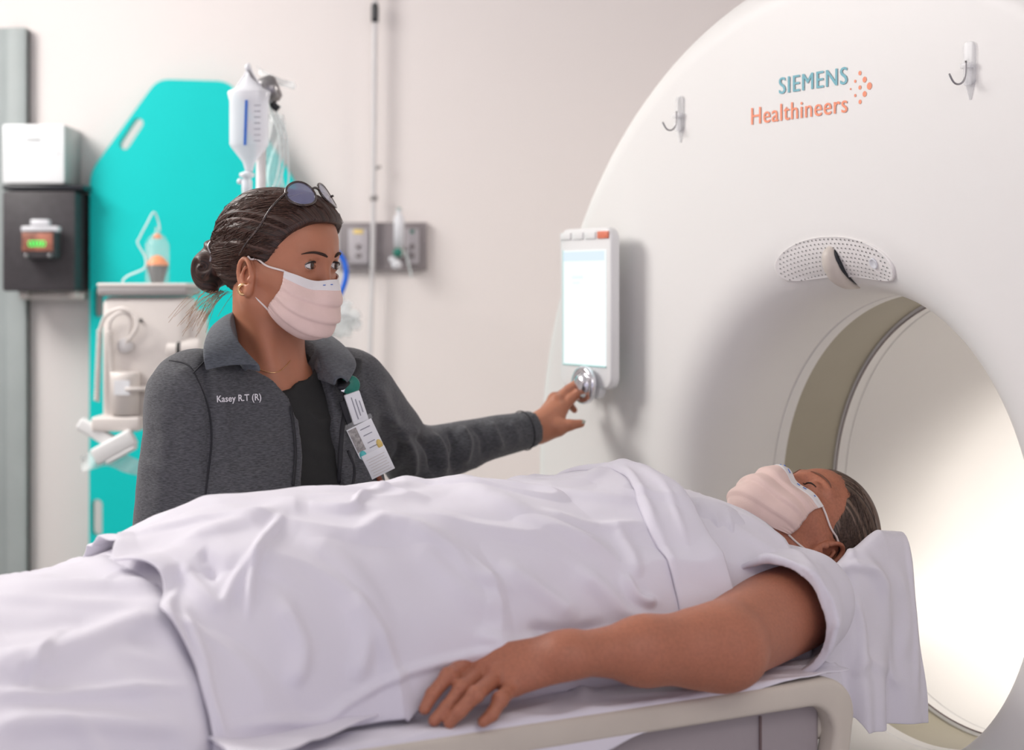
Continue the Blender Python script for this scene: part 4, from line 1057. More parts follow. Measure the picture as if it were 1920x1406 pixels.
# head frame +x must be the person's left for ears etc; the build is symmetric, so only handedness matters
scp = 1.0
hsP = head_sdf('closed')
pt = thing('person', 'patient in white t-shirt and pink mask lying on the couch with eyes closed', 'person', T(-.5, 0, cz))
headW = placed(hsP, Rh, HP, scp)
sh_L = PV(1500, 1128, -.165); el_L = PV(1352, 1214, -.318); wr_L = PV(1062, 1226, -.305)
sh_R = T(-.2, .185, .985)
neckops = [('+', headW, 0), ('+', s_cap(HP-Uh*.045-Fh*.018, T(-.185, 0, .985), .050, .058), .03), ('+', s_ell(T(-.27, 0, .985), (.12, .15, .08), RM(DD, NN, ZZ)), .04)]
VH = poly_surf(sdf(neckops), np.minimum(HP-.2, T(-.36, 0, .9))-.04, HP+.17, .0019)
def finger_ops(joints, radii, k=.004):
    return [('+', s_cap(joints[i], joints[i+1], radii[i], radii[i+1]), k) for i in range(len(joints)-1)]
# hand: back of the hand up, little finger nearest the camera
kn = [PZ(893, 1236, .962), PZ(893, 1252, .962), PZ(925, 1268, .958), PZ(958, 1283, .948)]      # index .. little knuckles
kn = [PZ(874, 1226, .955), PZ(903, 1257, .957), PZ(930, 1270, .953), PZ(962, 1287, .944)]
pip = [PZ(832, 1255, .948), PZ(866, 1290, .950), PZ(892, 1302, .948), PZ(938, 1312, .938)]
dip = [PZ(803, 1287, .932), PZ(838, 1326, .931), PZ(862, 1334, .930), PZ(922, 1340, .924)]
tip = [PZ(788, 1312, .919), PZ(814, 1351, .918), PZ(843, 1355, .917), PZ(906, 1353, .917)]
# the index finger lies just behind the middle finger on the sheet
for L_, (ix, iy), dy_ in ((kn, (882, 1236), .010), (pip, (841, 1267), .010), (dip, (811, 1301), .009), (tip, (796, 1329), .008)):
    L_[0] = PY(ix, iy, L_[1][1]+dy_)
wc = wr_L
hops = []
fan = [(-.012, .016), (-.003, .017), (.006, .017), (.014, .015)]
across = unit(kn[3]-kn[0])
for i in range(4):
    base = wc+across*fan[i][0]*1.3
    hops += [('+', s_cap(base, kn[i], .0155, .0118), .014)]
for i in range(4):
    rr = [.0100, .0088, .0079, .0068] if i < 3 else [.0095, .0085, .0076, .0065]
    hops += [('+', sdf(finger_ops([kn[i], pip[i], dip[i], tip[i]], rr, .003)), .005)]
    hops += [('+', s_sph(kn[i]+ZZ*.002, .0105 if i < 3 else .0095), .008), ('+', s_sph(pip[i]+ZZ*.0006, rr[1]+.0006), .004)]
# thumb on the far side of the palm
thb = [wc+NN*.020-DD*.020-ZZ*.008, kn[0]+NN*.040+DD*.045-ZZ*.026, kn[0]+NN*.050+DD*.022-ZZ*.036, kn[0]+NN*.052+DD*.002-ZZ*.042]
hops += [('+', sdf(finger_ops(thb, [.014, .012, .010, .0075], .004)), .008)]
# extensor tendons
for i in range(4): hops += [('+', s_cap(wc+across*fan[i][0]*.6+ZZ*.012, kn[i]+ZZ*.0085, .0025, .0035), .007)]
fa = unit(el_L-wr_L)
ulna = wr_L+ZZ*.006+NN*.004
aops = [('+', s_cap(sh_L, el_L+NN*.006, .064, .050), 0),
        ('+', s_cap(el_L, wr_L+fa*.10, .045, .034), .03), ('+', s_cap(el_L-fa*.045, wr_L+fa*.12, .041, .033), .02), ('+', s_cap(wr_L+fa*.10, wr_L+fa*.01, .034, .0205), .03),
        ('+', s_cap(wr_L+fa*.05+NN*.010, wr_L-fa*.01+NN*.008, .018, .0165), .02), ('+', s_cap(wr_L+fa*.05-NN*.010, wr_L-fa*.01-NN*.008, .018, .0165), .02),
        ('+', s_sph(ulna+fa*.012+ZZ*.006, .012), .012), ('+', s_ell(el_L+NN*-.012-ZZ*.004+fa*.012, (.036, .034, .038)), .02),
        ('+', sdf(hops), .016)]
armf = sdf(aops)
allp = np.array([sh_L, el_L, wr_L]+tip+kn); lo = allp.min(0)-.085; hi = allp.max(0)+.085
VA = poly_surf(armf, lo, hi, .0022)
VB = poly_surf(sdf([('+', s_cap(sh_R, T(-.45, .24, .955), .055, .042), 0), ('+', s_cap(T(-.45, .24, .955), T(-.68, .22, .93), .042, .028), .02), ('+', s_ell(T(-.72, .215, .925), (.05, .035, .015), RT), .02), ('+', s_ell(T(-.45, 0, .985), (.28, .15, .085), RT), .05),
                    ('+', s_cap(T(-.85, .09, .965), T(-1.25, .09, .965), .072, .048), .06), ('+', s_cap(T(-.85, -.08, .965), T(-1.25, -.08, .965), .072, .048), .06), ('+', s_cap(T(-1.25, .08, .950), T(-1.65, .08, .945), .045, .034), .03), ('+', s_cap(T(-1.25, -.06, .950), T(-1.65, -.06, .945), .045, .034), .03)]),
               T(-1.7, 0, .84)-np.array([.2, .3, 0]), T(-.1, 0, 1.1)+np.array([.25, .25, 0]), .008)
def cat(*vq):
    n = 0; Vs, Qs = [], []
    for v, q in vq: Vs.append(v); Qs.append(q+n); n += len(v)
    return np.concatenate(Vs), np.concatenate(Qs)
organic('body', cat(VH, VA, VB), M['skin_patient'], pt)
# finger nails
for i in range(4):
    dr = unit(tip[i]-dip[i]); c = tip[i]-dr*.002+ZZ*.0058; sd = unit(np.cross(dr, ZZ)); up = np.cross(sd, dr)
    if up[2] < 0: up = -up
    part('fingernail', xf(ellipsoid((.0048, .0062, .0014), 12), RM(sd, dr, up), c-up*.0012), M['elastic'] if False else M['skin_tech'], pt)
# shirt
sax = unit(el_L-sh_L); oc = PV(1462, 1158, -.235)
shirt_ops = [('+', s_ell(T(-.37, 0, .985), (.24, .175, .118), RT), 0), ('+', s_ell(T(-.315, -.095, 1.030), (.090, .078, .082), RT), .05), ('+', s_ell(T(-.315, .095, 1.030), (.090, .078, .086), RT), .05),
             ('+', s_cap(T(-.215, -.06, .985), sh_L-ZZ*.004, .066, .064), .05), ('+', s_cap(T(-.215, .06, .992), sh_R, .072, .070), .05),
             ('+', s_cap(sh_L, oc+sax*.03, .067, .0835), .03), ('+', s_cap(sh_R, sh_R-DD*.12+NN*.03, .07, .07), .03), ('+', s_cap(T(-.20, 0, .980), T(-.165, 0, .985), .066, .056), .04)]
cutn = unit(sax+.0*ZZ)
armhole = s_cap(sh_L+sax*.06, oc+sax*.2, .0705, .0820)
def plane_beyond(P): return -((P-oc.astype(np.float32))@cutn.astype(np.float32)-.012)      # negative beyond the opening
def only_arm(P):
    b = plane_beyond(P); q = (P-sh_L.astype(np.float32)); r = np.sqrt(((q-(q@sax.astype(np.float32))[:, None]*sax.astype(np.float32))**2).sum(1)); return np.maximum(b, r-.115)
shirtf = sdf(shirt_ops+[('-', only_arm, .002), ('-', armhole, .001)])
lo = np.minimum(T(-.62, -.1, .86), T(-.1, -.36, .86)); lo = np.array([min(T(-.6, .2, 0)[0], T(-.6, -.3, 0)[0]), T(-.6, -.35, 0)[1], .875]); hi = np.array([T(-.1, -.3, 0)[0]+.05, T(-.1, .25, 0)[1]+.05, 1.16])
V, Q = poly_surf(shirtf, lo, hi, .0026, smooth=2)
N = vnormals(V, Q)
if (N*(V-T(-.35, 0, .98))).sum() < 0: N = -N
V = fold(V, N, [([(1400, 1065), (1440, 1042), (1490, 1036), (1520, 1060), (1545, 1095)], 6, .0040), ([(1395, 1070), (1432, 1095), (1470, 1140), (1500, 1190), (1528, 1232)], 5, .0030),
                ([(1365, 960), (1372, 1000), (1365, 1045), (1345, 1080)], 7, .0035), ([(1340, 950), (1345, 1000), (1340, 1060), (1325, 1110)], 7, .003), ([(1425, 990), (1420, 1010), (1440, 1030)], 8, .004),
                ([(1310, 930), (1318, 990), (1318, 1050)], 8, .0025), ([(1450, 1060), (1500, 1085), (1530, 1130)], 6, .0025), ([(1440, 1080), (1490, 1120), (1520, 1170)], 6, .0025), ([(1560, 1100), (1575, 1150), (1562, 1190), (1550, 1230)], 6, .003),
                ([(1380, 1075), (1350, 1115), (1335, 1150)], 8, -.004), ([(1265, 915), (1300, 960), (1310, 1020), (1318, 1090)], 8, .003), ([(1500, 1050), (1535, 1100), (1545, 1160)], 6, .002)])
V = V+N*((vnoise(TF(V)*np.array([26, 14, 16]), 4)+.5*vnoise(TF(V)*np.array([60, 30, 40]), 5))*.0015)[:, None]
V = V-DD*0
shp = organic('shirt', (V, Q), M['clothes_shirt'], pt, label='white short-sleeved t-shirt')
# mask, straps, brow, lashes, hair
mk, cor = make_mask(pt, hsP, Rh, HP, scp, 57, 74, prints=((24, 27), (28, 30), (31, 34), (12, 15), (16, 19), (6, 8)))
def hw_(P): return (np.asarray(P)*scp)@Rh.T+HP
for s in (-1, 1):
    tcn, bcn = cor[s]
    part('ear_loop', tube(hw_(lay(hsP, [tcn, (s*.066, .030, .006), (s*.073, .010, .016), (s*.078, -.004, .018)], 26, .0016)), .0016, seg=8), M['elastic'], mk, label='thin white ear loop')
    part('ear_loop', tube(hw_(lay(hsP, [bcn, (s*.068, .004, -.040), (s*.072, -.012, -.030)], 26, .0016)), .0016, seg=8), M['elastic'], mk, label='thin white ear loop')
for s in (-1, 1):
    part('eyelashes', tube(hw_(lay(hsP, [(s*.018, .09, .0125), (s*.026, .095, .0095), (s*.036, .095, .0095), (s*.045, .085, .0125)], 16, .0006)), [.0006, .0013, .0013, .0006], seg=6), M['lash'], pt)
    bt = lay(hsP, [(s*.012, .1, .034), (s*.026, .098, .040), (s*.040, .085, .0395), (s*.049, .075, .034)], 16, .0003)
    part('eyebrow', tube(hw_(bt), [.0012, .0034, .0030, .0008], seg=6, flat=.3), M['skin_patient'] if False else M['brow_soft'], pt)
hp_ = poly2_sdf([(.100, .078), (.078, .066), (.054, .046), (.036, .024), (.024, .004), (.012, .000), (.004, .014), (-.020, .016), (-.030, -.030), (-.060, -.055), (-.14, -.05), (-.14, .17), (.100, .17)])
def hairP(P):
    d = sdf([('+', s_ell((0, -.008, .050), (.0785, .102, .0885)), 0), ('+', s_ell((0, -.055, .020), (.068, .060, .070)), .03)])(P); return -smin(-d, -hp_(P[:, 1], P[:, 2]).astype(np.float32), .008)
V, Q = poly_surf(lambda P: hairP(P), (-.1, -.13, -.08), (.1, .12, .16), .0026, smooth=1)
pole = np.array([0, -.115, .015])
def flow_of(V, pole): q = V-pole; return np.stack([np.arctan2(q[:, 0], q[:, 2])*3, np.linalg.norm(q, axis=1)*10, V[:, 0]*0], 1)
fl_ = flow_of(V, pole); N = vnormals(V, Q); N = N if (N*V).sum() > 0 else -N
V = V+N*(.0020*vnoise(np.stack([fl_[:, 0]*3.2, fl_[:, 1]*.35, fl_[:, 2]], 1), 3)+.0010*vnoise(np.stack([fl_[:, 0]*7, fl_[:, 1]*.4, fl_[:, 2]], 1), 13))[:, None]
ho_ = organic('hair', (hw_(V), Q), M['hair_patient'], pt); set_flow(ho_, fl_)
rs = np.random.RandomState(3)
st = []
for k in range(380):
    t = rs.rand(); y = np.interp(t, [0, .35, .7, 1], [.085, .060, .040, .026]); z = np.interp(t, [0, .35, .7, 1], [.074, .054, .030, .008]); sx = -1 if rs.rand() < .5 else 1
    st.append((sx*(.03+.05*t), y-.012+rs.randn()*.004, z+.008+rs.randn()*.004))
hso = project_on(hairP, st, 12, 0)
sl = strands(hairP, hso, pole, 380, 4, Rh, HP, scp, r=.0006, lift=.0003)
M['strand_p'] = mat('hair_strand_light', (0.10, 0.065, 0.05), .45, noise=(300, .5))
q = part('hair_strands', join(*sl), M['strand_p'], ho_); q['kind'] = 'stuff'
# =================================================================== technician
M['jacket'] = mat('jacket_heather', (0.074, 0.075, 0.084), .85, noise=(160, .42, (1, 1, 5)), bump=(420, .35, (1, 1, 5)), sheen=.2)
M['jacket_dark'] = mat('jacket_trim', (0.020, 0.020, 0.025), .7, bump=(400, .2))
M['scrub'] = mat('scrub_charcoal', (0.022, 0.022, 0.022), .85, bump=(500, .2))
M['thread'] = mat('white_thread', (0.72, 0.70, 0.74), .7, bump=(900, .2))
M['lens'] = mat('lens_blue', (0.24, 0.25, 0.42), .05, alpha=.6, coat=1.0)
M['tortoise'] = mat('tortoise_frame', (0.035, 0.018, 0.014), .18, noise=(180, .8), coat=.8)
M['pen'] = mat('pen_brown', (0.22, 0.06, 0.03), .35, noise=(60, .1))
M['nail'] = mat('nail_grey', (0.42, 0.44, 0.38), .2, coat=.5)
M['badge_teal'] = mat('badge_teal', (0.10, 0.55, 0.56), .4, noise=(60, .05))
M['photo_tone'] = mat('badge_photo', (0.36, 0.34, 0.33), .5, noise=(220, .4))

sct = .925
psi = math.radians(59)
Fv = np.array([math.sin(psi), -math.cos(psi), -.14]); Fv = unit(Fv)
U0 = unit(np.array([.03, -.02, 1.0])); Ut = unit(U0-Fv*(U0@Fv)); Rt = RM(np.cross(Fv, Ut), Fv, Ut)
HT = PY(586, 498, 2.472)-Rt@(np.array([.031, .0885, .0175])*sct)
hsT = head_sdf('open')
tht = math.radians(41)
Ft = np.array([math.sin(tht), -math.cos(tht), 0.]); Lt = np.array([math.cos(tht), math.sin(tht), 0.])   # forward, her left
RTt = RM(Lt, Ft, ZZ)            # torso frame: x her left, y forward, z up
T0 = np.array([-.362, 2.56, 1.262])
def tw(x, y, z): return T0+Lt*x+Ft*y+ZZ*z
te = thing('person', 'technician in dark grey zip jacket and pink mask reaching for the panel knob', 'person', (T0[0], T0[1], 0))
shl, ell, wrl = np.array([-.250, 2.665, 1.245]), PY(775, 856, 2.84), PY(1012, 800, 2.985)
shr, elr, wrr = np.array([-.475, 2.47, 1.235]), np.array([-.492, 2.445, .965]), np.array([-.46, 2.50, .74])
neck_b = tw(0, -.012, -.02)
hdf = placed(hsT, Rt, HT, sct)
skin = [('+', hdf, 0), ('+', s_cap(HT-Ut*.04-Fv*.020, neck_b, .050, .052), .03), ('+', s_cap(tw(-.10, -.005, -.03), tw(.10, -.005, -.03), .038), .06), ('+', s_ell(tw(0, .015, -.14), (.118, .072, .14), RTt), .05),
        ('+', s_cap(tw(-.012, .055, -.045), tw(-.09, .045, -.020), .008), .02), ('+', s_cap(tw(.012, .055, -.045), tw(.09, .045, -.020), .008), .02),
        ('+', s_cap(HT-Ut*.045-Fv*.005+Rt[:, 0]*.045, tw(-.012, .052, -.045), .010, .007), .025), ('+', s_cap(HT-Ut*.045-Fv*.005-Rt[:, 0]*.045, tw(.012, .052, -.045), .010, .007), .025)]
VH = poly_surf(sdf(skin), np.array([-.56, 2.38, 1.10]), np.array([-.17, 2.72, 1.58]), .0019)
# reaching hand (left): fingers to the knob, thumb below
HY_ = 3.0
kb = lambda px, py, Y: PY(px, py, Y)
wr = wrl
knu = [kb(1054, 766, 3.005), kb(1046, 752, 3.015), kb(1042, 748, 3.055), kb(1044, 752, 3.072)]         # index, middle, ring, little
fgi = [knu[0], kb(1070, 748, 3.012), kb(1086, 735, 3.012), kb(1098, 727, 3.018)]
fgm = [knu[1], kb(1066, 731, 3.022), kb(1086, 716, 3.022), kb(1099, 706, 3.026)]
fgr = [knu[2], kb(1063, 733, 3.070), kb(1082, 721, 3.078), kb(1094, 715, 3.080)]
fgl = [knu[3], kb(1058, 748, 3.085), kb(1068, 758, 3.088), kb(1077, 769, 3.088)]
thm = [kb(1026, 800, 2.985), kb(1046, 802, 2.975), kb(1068, 797, 2.975), kb(1089, 794, 2.980)]
ax_ = unit(knu[3]-knu[0])
ho = []
for i, o_ in enumerate((-.012, -.004, .005, .013)):
    ho.append(('+', s_cap(wr+ax_*o_+ZZ*(.008-.004*i), knu[i], .0155, .0115), .014))
ho.append(('+', s_cap(wr-ZZ*.012, thm[1], .017, .0125), .014))
ho.append(('+', s_ell((wr+knu[0])/2-ZZ*.008, (.024, .020, .022)), .018))
for fg, rr in ((fgi, [.0100, .0090, .0080, .0066]), (fgm, [.0100, .0090, .0080, .0066]), (fgr, [.0095, .0085, .0075, .0062]), (fgl, [.0085, .0076, .0068, .0056])):
    ho.append(('+', sdf(finger_ops(fg, rr, .003)), .0035)); ho.append(('+', s_sph(fg[0]-Ft*0+np.array([-.003, -.006, .002]), .0100), .007))
ho.append(('+', sdf(finger_ops(thm, [.015, .0125, .0095, .0072], .004)), .010))
arm = [('+', s_cap(shl, ell, .044, .036), 0), ('+', s_cap(ell, wr+(ell-wr)*.15, .034, .024), .02), ('+', s_cap(wr+(ell-wr)*.15, wr, .024, .0215), .02), ('+', sdf(ho), .016)]
pts_ = np.array([shl, ell, wr, fgi[3], fgl[3], thm[3]]); VA = poly_surf(sdf(arm), pts_.min(0)-.06, pts_.max(0)+.05, .0020)
VR = poly_surf(sdf([('+', s_cap(shr, elr, .042, .036), 0), ('+', s_cap(elr, wrr, .034, .022), .02), ('+', s_ell(wrr-ZZ*.06, (.022, .03, .055)), .02), ('+', s_ell(tw(0, 0, -.35), (.12, .09, .22), RTt), .03),
                    ('+', s_cap(tw(-.085, -.01, -.55), tw(-.085, 0, -.95), .075, .05), .05), ('+', s_cap(tw(.085, -.01, -.55), tw(.085, 0, -.95), .075, .05), .05), ('+', s_cap(tw(-.085, 0, -.9), tw(-.085, 0, -1.2), .045, .035), .02), ('+', s_cap(tw(.085, 0, -.9), tw(.085, 0, -1.2), .045, .035), .02)]),
               T0+np.array([-.3, -.3, -1.27]), T0+np.array([.3, .3, .0]), .009)
organic('body', cat(VH, VA, VR), M['skin_tech'], te)
for fg, c in ((thm, M['nail']), (fgi, M['skin_patient']), (fgm, M['skin_patient'])):
    dr = unit(fg[3]-fg[2]); up = unit(np.array([-.35, -.8, .5])); up = unit(up-dr*(up@dr)); sd = np.cross(dr, up)
    part('fingernail', xf(ellipsoid((.0046, .0075, .0016), 12), RM(sd, dr, up), fg[3]+up*.0052+dr*.001), c, te)
def hw2(P): return (np.asarray(P)*sct)@Rt.T+HT
# eyes: look at the panel screen
tgt = mc
for s in (-1, 1):
    ec = hw2([s*.031, .0755, .0175]); g_ = unit(unit(tgt-ec)*.15+unit(Fv+.06*Ut)*.85)
    e1 = unit(np.cross(g_, ZZ)); e2 = np.cross(e1, g_); RE = RM(e1, e2, g_)
    ey = part('eye', xf(ellipsoid((.0125*sct,)*3, 32), None, ec), M['eye_white'], te, label='eye looking towards the panel')
    def cap_(rad, R0, l): 
        return xf(lathe([(.0001, math.sqrt(R0**2))]+[(R0*math.sin(a), R0*math.cos(a)) for a in np.linspace(.04, rad, 8)], 28), RE, ec+g_*l)
    part('iris', cap_(.52, .0125*sct, .0004), M['iris'], ey); part('pupil', cap_(.20, .0125*sct, .0007), M['pupil'], ey)
    def lidp(t, gx, gz, out=.0005):
        dx, dz = gx*np.cos(t), .0006+gz*np.sin(t); dz = dz-.10*s*dx*1.0
        return np.stack([s*.031+dx, .0755+.0142*np.sqrt(np.clip(1-(dx/.0152)**2-(dz/.0138)**2, .02, 1))+out, .0175+dz], 1)
    part('eyelashes', tube(hw2(lidp(np.linspace(.12, math.pi-.12, 18), .0128, .0056, .0006)), [.0005, .0011, .0013, .0011, .0005], seg=6), M['lash'], te)
    part('lower_lashes', tube(hw2(lidp(np.linspace(.2, math.pi-.2, 16), .0126, -.0054, .0003)), [.0002, .0005, .0002], seg=6), M['brow_hair'], te)
    bt = lay(hsT, [(s*.012, .11, .0335), (s*.020, .105, .037), (s*.034, .10, .0395), (s*.043, .09, .0380), (s*.051, .08, .034)], 20, .0003)
    part('eyebrow', tube(hw2(bt), [.0022, .0042, .0038, .0028, .0010], seg=8, flat=.5), M['brow_hair'], te)
mk2, cor2 = make_mask(te, hsT, Rt, HT, sct, 57, 76, prints=((33, 35), (36, 38)))
for s in (-1, 1):
    tcn, bcn = cor2[s]
    part('ear_loop', tube(hw2(lay(hsT, [tcn, (s*.066, .030, .008), (s*.073, .010, .017), (s*.078, -.004, .019)], 26, .0014)), .0015, seg=8), M['elastic'], mk2, label='thin white ear loop')
    part('ear_loop', tube(hw2(lay(hsT, [bcn, (s*.068, .008, -.040), (s*.071, .000, -.034)], 22, .0014)), .0015, seg=8), M['elastic'], mk2, label='thin white ear loop')
# which side faces the camera
sr = -1 if (Rt[:, 0]@np.array([0, -1, 0])) < 0 else 1
# hair
hpt = poly2_sdf(round_poly([(.110, .090), (.080, .084), (.060, .064), (.044, .040), (.030, .018), (.020, .002), (.012, .008), (.004, .018), (-.014, .018), (-.030, .010), (-.030, -.022), (-.050, -.050), (-.085, -.058), (-.16, -.05), (-.16, .17), (.110, .17)], .006, 3))
def hairT(P):
    d = sdf([('+', s_ell((0, -.014, .048), (.0815, .108, .0815)), 0), ('+', s_ell((0, -.060, .010), (.060, .058, .060)), .03), ('+', s_ell((0, .04, .07), (.066, .060, .052)), .02)])(P)
    return -smin(-d, -hpt(P[:, 1], P[:, 2]).astype(np.float32), .006)
V, Q = poly_surf(hairT, (-.1, -.15, -.09), (.1, .13, .17), .0024, smooth=1)
poleT = np.array([0, -.125, -.005])
fl_ = flow_of(V, poleT); N = vnormals(V, Q); N = N if (N*V).sum() > 0 else -N
bd_ = np.clip(-hpt(V[:, 1], V[:, 2])/.018, 0, 1)
V = V+N*bd_[:, None]*(.0024*vnoise(np.stack([fl_[:, 0]*8, fl_[:, 1]*.6, fl_[:, 2]], 1), 3)+.0012*vnoise(np.stack([fl_[:, 0]*22, fl_[:, 1]*.8, fl_[:, 2]], 1), 5))[:, None]
hT = organic('hair', (hw2(V), Q), M['hair_tech'], te); set_flow(hT, fl_)
bc = np.array([sr*.012, -.128, -.012])
def bunf(P):
    q = P-bc.astype(np.float32); a = np.arctan2(q[:, 1], q[:, 2]); r = np.sqrt(q[:, 1]**2+q[:, 2]**2)
    d = s_ell(bc, (.034, .033, .044), rotx(-.2))(P); return d+.0032*np.sin(a*2+r*260+q[:, 0]*60)
V, Q = poly_surf(bunf, bc-.07, bc+.07, .0022, smooth=1)
q_ = V-bc; bun = organic('hair_bun', (hw2(V), Q), M['hair_tech'], hT, label='coiled low bun'); set_flow(bun, np.stack([np.hypot(q_[:, 1], q_[:, 2])*40+q_[:, 0]*20, np.arctan2(q_[:, 1], q_[:, 2]), q_[:, 0]*0], 1))
rs = np.random.RandomState(9); st = []
for k in range(1100):
    t = rs.rand(); y = np.interp(t, [0, .3, .55, .8, 1], [.088, .064, .048, .026, .006]); z = np.interp(t, [0, .3, .55, .8, 1], [.104, .092, .066, .030, .026]); sx = -1 if rs.rand() < .5 else 1
    st.append((sx*(.01+.07*t*rs.rand()**.3), y-.010+rs.randn()*.003, z+.008+rs.randn()*.003))
sl = strands(hairT, project_on(hairT, st, 12, 0), poleT, 1100, 6, Rt, HT, sct, r=.00065, lift=.0006)
M['strand_t'] = mat('hair_strand_brown', (0.075, 0.034, 0.023), .38, noise=(300, .5))
q = part('hair_strands', join(*sl), M['strand_t'], hT); q['kind'] = 'stuff'
ws = []
for k in range(46):
    a = hw2(bc+np.array([rs.randn()*.012, rs.randn()*.012+.02, -.038])); b = a+np.array([-.020-.045*rs.rand(), .0, -.03-.04*rs.rand()]); m_ = (a+b)/2+np.array([.0, 0, .012*rs.rand()])
    ws.append(tube([a, m_, b], .00035, 10, 3, caps=False))
M['strand_l'] = mat('hair_wisp_light', (0.45, 0.28, 0.18), .4, noise=(200, .3))
q = part('hair_wisps', join(*ws), M['strand_l'], hT, label='fine loose hairs below the bun'); q['kind'] = 'stuff'
part('hair_clip', join(tube(hw2([bc+np.array([sr*.020, .030, .052]), bc+np.array([sr*.034, .026, .030]), bc+np.array([sr*.036, .024, .010])]), .0028, 14, 8), tube(hw2([bc+np.array([sr*.022, .018, .050]), bc+np.array([sr*.036, .016, .034]), bc+np.array([sr*.037, .034, .014])]), .0022, 14, 8), xf(ellipsoid((.004, .004, .004), 10), None, hw2(bc+np.array([sr*.026, .034, .050])))), M['steel'], hT, label='dark metal hair clip')
# earring
for s in (-1, 1):
    ec = hw2([s*.0800, -.0040, -.0330]); n1 = unit(Fv*.35+Rt[:, 0]*s*.9); e1 = unit(np.cross(n1, ZZ)); e2 = np.cross(e1, n1)
    part('earring', tube([ec+.0072*(e1*math.cos(q)+e2*math.sin(q)) for q in np.linspace(0, 2*math.pi, 33)], .0024, seg=10, caps=False), M['gold'], te, label='small gold hoop earring')

# sunglasses pushed up on the hair
gl = thing('sunglasses', 'tortoiseshell round sunglasses pushed up on the technician hair', 'sunglasses', hw2([0, .05, .14]))
gn = unit(np.array([0, .72, .69])); gu = unit(np.array([0, -.69, .72])); gx = np.array([1., 0, 0])
for s in (-1, 1):
    c = np.array([s*.0335, .058, .131]); gy = gu
    ring = [c+gx*(.0255*math.cos(a))+gy*(.0225*math.sin(a))-gn*abs(s*.0335+.0255*math.cos(a))**2*5 for a in np.linspace(0, 2*math.pi, 41)]
    part('frame', tube(hw2(ring), .0019, seg=10, caps=False), M['tortoise'], gl)
    dn = 12; rr_ = np.array([[c+gx*(.0250*k/6*math.cos(a))+gy*(.0220*k/6*math.sin(a))-gn*abs(s*.0335+.0250*k/6*math.cos(a))**2*5 for a in np.linspace(0, 2*math.pi, 33)] for k in range(0, 7)])
    part('lens', grid(hw2(rr_.reshape(-1, 3)).reshape(7, 33, 3)), M['lens'], gl, mods=(('SOLIDIFY', dict(thickness=.0016, offset=0)),), label='bluish tinted lens')
    hg = c+gx*s*.0262+gy*.006-gn*.016
    part('temple_arm', tube(hw2([hg+gn*.004, hg-gn*.004, np.array([s*.080, .034, .100]), np.array([s*.0865, .018, .066]), np.array([s*.0865, -.004, .038]), np.array([s*.084, -.016, .020])]), [.0026, .0024, .0021, .0020, .0018], 30, 10, flat=.7), M['tortoise'], gl)
part('bridge', tube(hw2([np.array([-.009, .058, .131])+gu*.006, np.array([0, .059, .132])+gu*.008, np.array([.009, .058, .131])+gu*.006]), .0020, 10, 8), M['tortoise'], gl)

# ---- clothes
def torso_form(off):
    return sdf([('+', s_ell(tw(0, .0, -.17), (.152+off, .108+off, .20+off), RTt), 0), ('+', s_ell(tw(0, -.005, -.40), (.150+off, .115+off, .22), RTt), .06), ('+', s_cap(tw(-.115, -.008, -.022), tw(.115, -.008, -.022), .046+off), .06),
                ('+', s_ell(tw(-.070, .060, -.175), (.062+off, .055+off, .065+off), RTt), .05), ('+', s_ell(tw(.070, .060, -.175), (.062+off, .055+off, .065+off), RTt), .05), ('+', s_cap(tw(0, -.02, -.02), tw(0, -.02, .030), .060+off*.5), .04)])
def pxt(px, py, y):
    """where the ray through this pixel meets the plane y in front of the chest, as (x, z) of the torso frame"""
    r = ray(px, py); c = T0+Ft*y-np.array([0, 0, CAMZ]); t = (c@Ft)/(r@Ft); q = r*t+np.array([0, 0, CAMZ])-T0; return (q@Lt, q[2])
def front_cut(pix, y):
    pf = poly2_sdf([pxt(a, b, y) for a, b in pix])
    def f(P):
        q = P-T0.astype(np.float32); x = q@Lt.astype(np.float32); yy = q@Ft.astype(np.float32); return np.maximum(pf(x, q[:, 2]).astype(np.float32), .02-yy)
    return f
neckhole = s_cap(tw(0, .0, -.005), tw(0, .02, .12), .058, .075)
scrf = sdf([('+', torso_form(.003), 0), ('-', front_cut([(400, 540), (430, 705), (505, 742), (548, 728), (563, 700), (558, 655), (562, 540)], .070), .004), ('-', neckhole, .01)])
V, Q = poly_surf(scrf, T0+np.array([-.25, -.25, -.62]), T0+np.array([.25, .25, .08]), .0042, smooth=1)
N = vnormals(V, Q); N = N if (N*(V-tw(0, 0, -.2))).sum() > 0 else -N
V = fold(V, N, [([(560, 760), (600, 790), (632, 780)], 10, .004), ([(565, 830), (600, 850), (635, 840)], 12, .003)])
scr = organic('scrub_top', (V, Q), M['scrub'], te, label='black v-neck scrub top')
jf0 = torso_form(.016)
def wave_sleeve(a, b, ra, rb): return s_cap(a, b, ra, rb)
ja = [('+', jf0, 0),
      ('+', s_cap(shr+np.array([.015, 0, .004]), elr, .068, .060), .035), ('+', s_cap(elr, wrr+ZZ*.03, .058, .045), .02),
      ('+', s_cap(shl, ell, .060, .046), .035), ('+', s_cap(ell, wr+(ell-wr)*.10, .046, .0325), .025), ('+', s_sph(ell-ZZ*.003, .047), .02)]
cutp = wr+(ell-wr)*.035; cutd = unit(wr-ell)
def beyond(P): return -((P-cutp.astype(np.float32))@cutd.astype(np.float32))
def beyond_l(P): 
    q = P-cutp.astype(np.float32); return np.maximum(beyond(P), np.sqrt((q*q).sum(1))-.12)
openp = [(470, 560), (500, 680), (540, 712), (562, 748), (566, 790), (563, 850), (554, 900), (548, 1200), (634, 1200), (633, 915), (636, 820), (641, 760), (641, 712), (628, 670), (600, 560)]
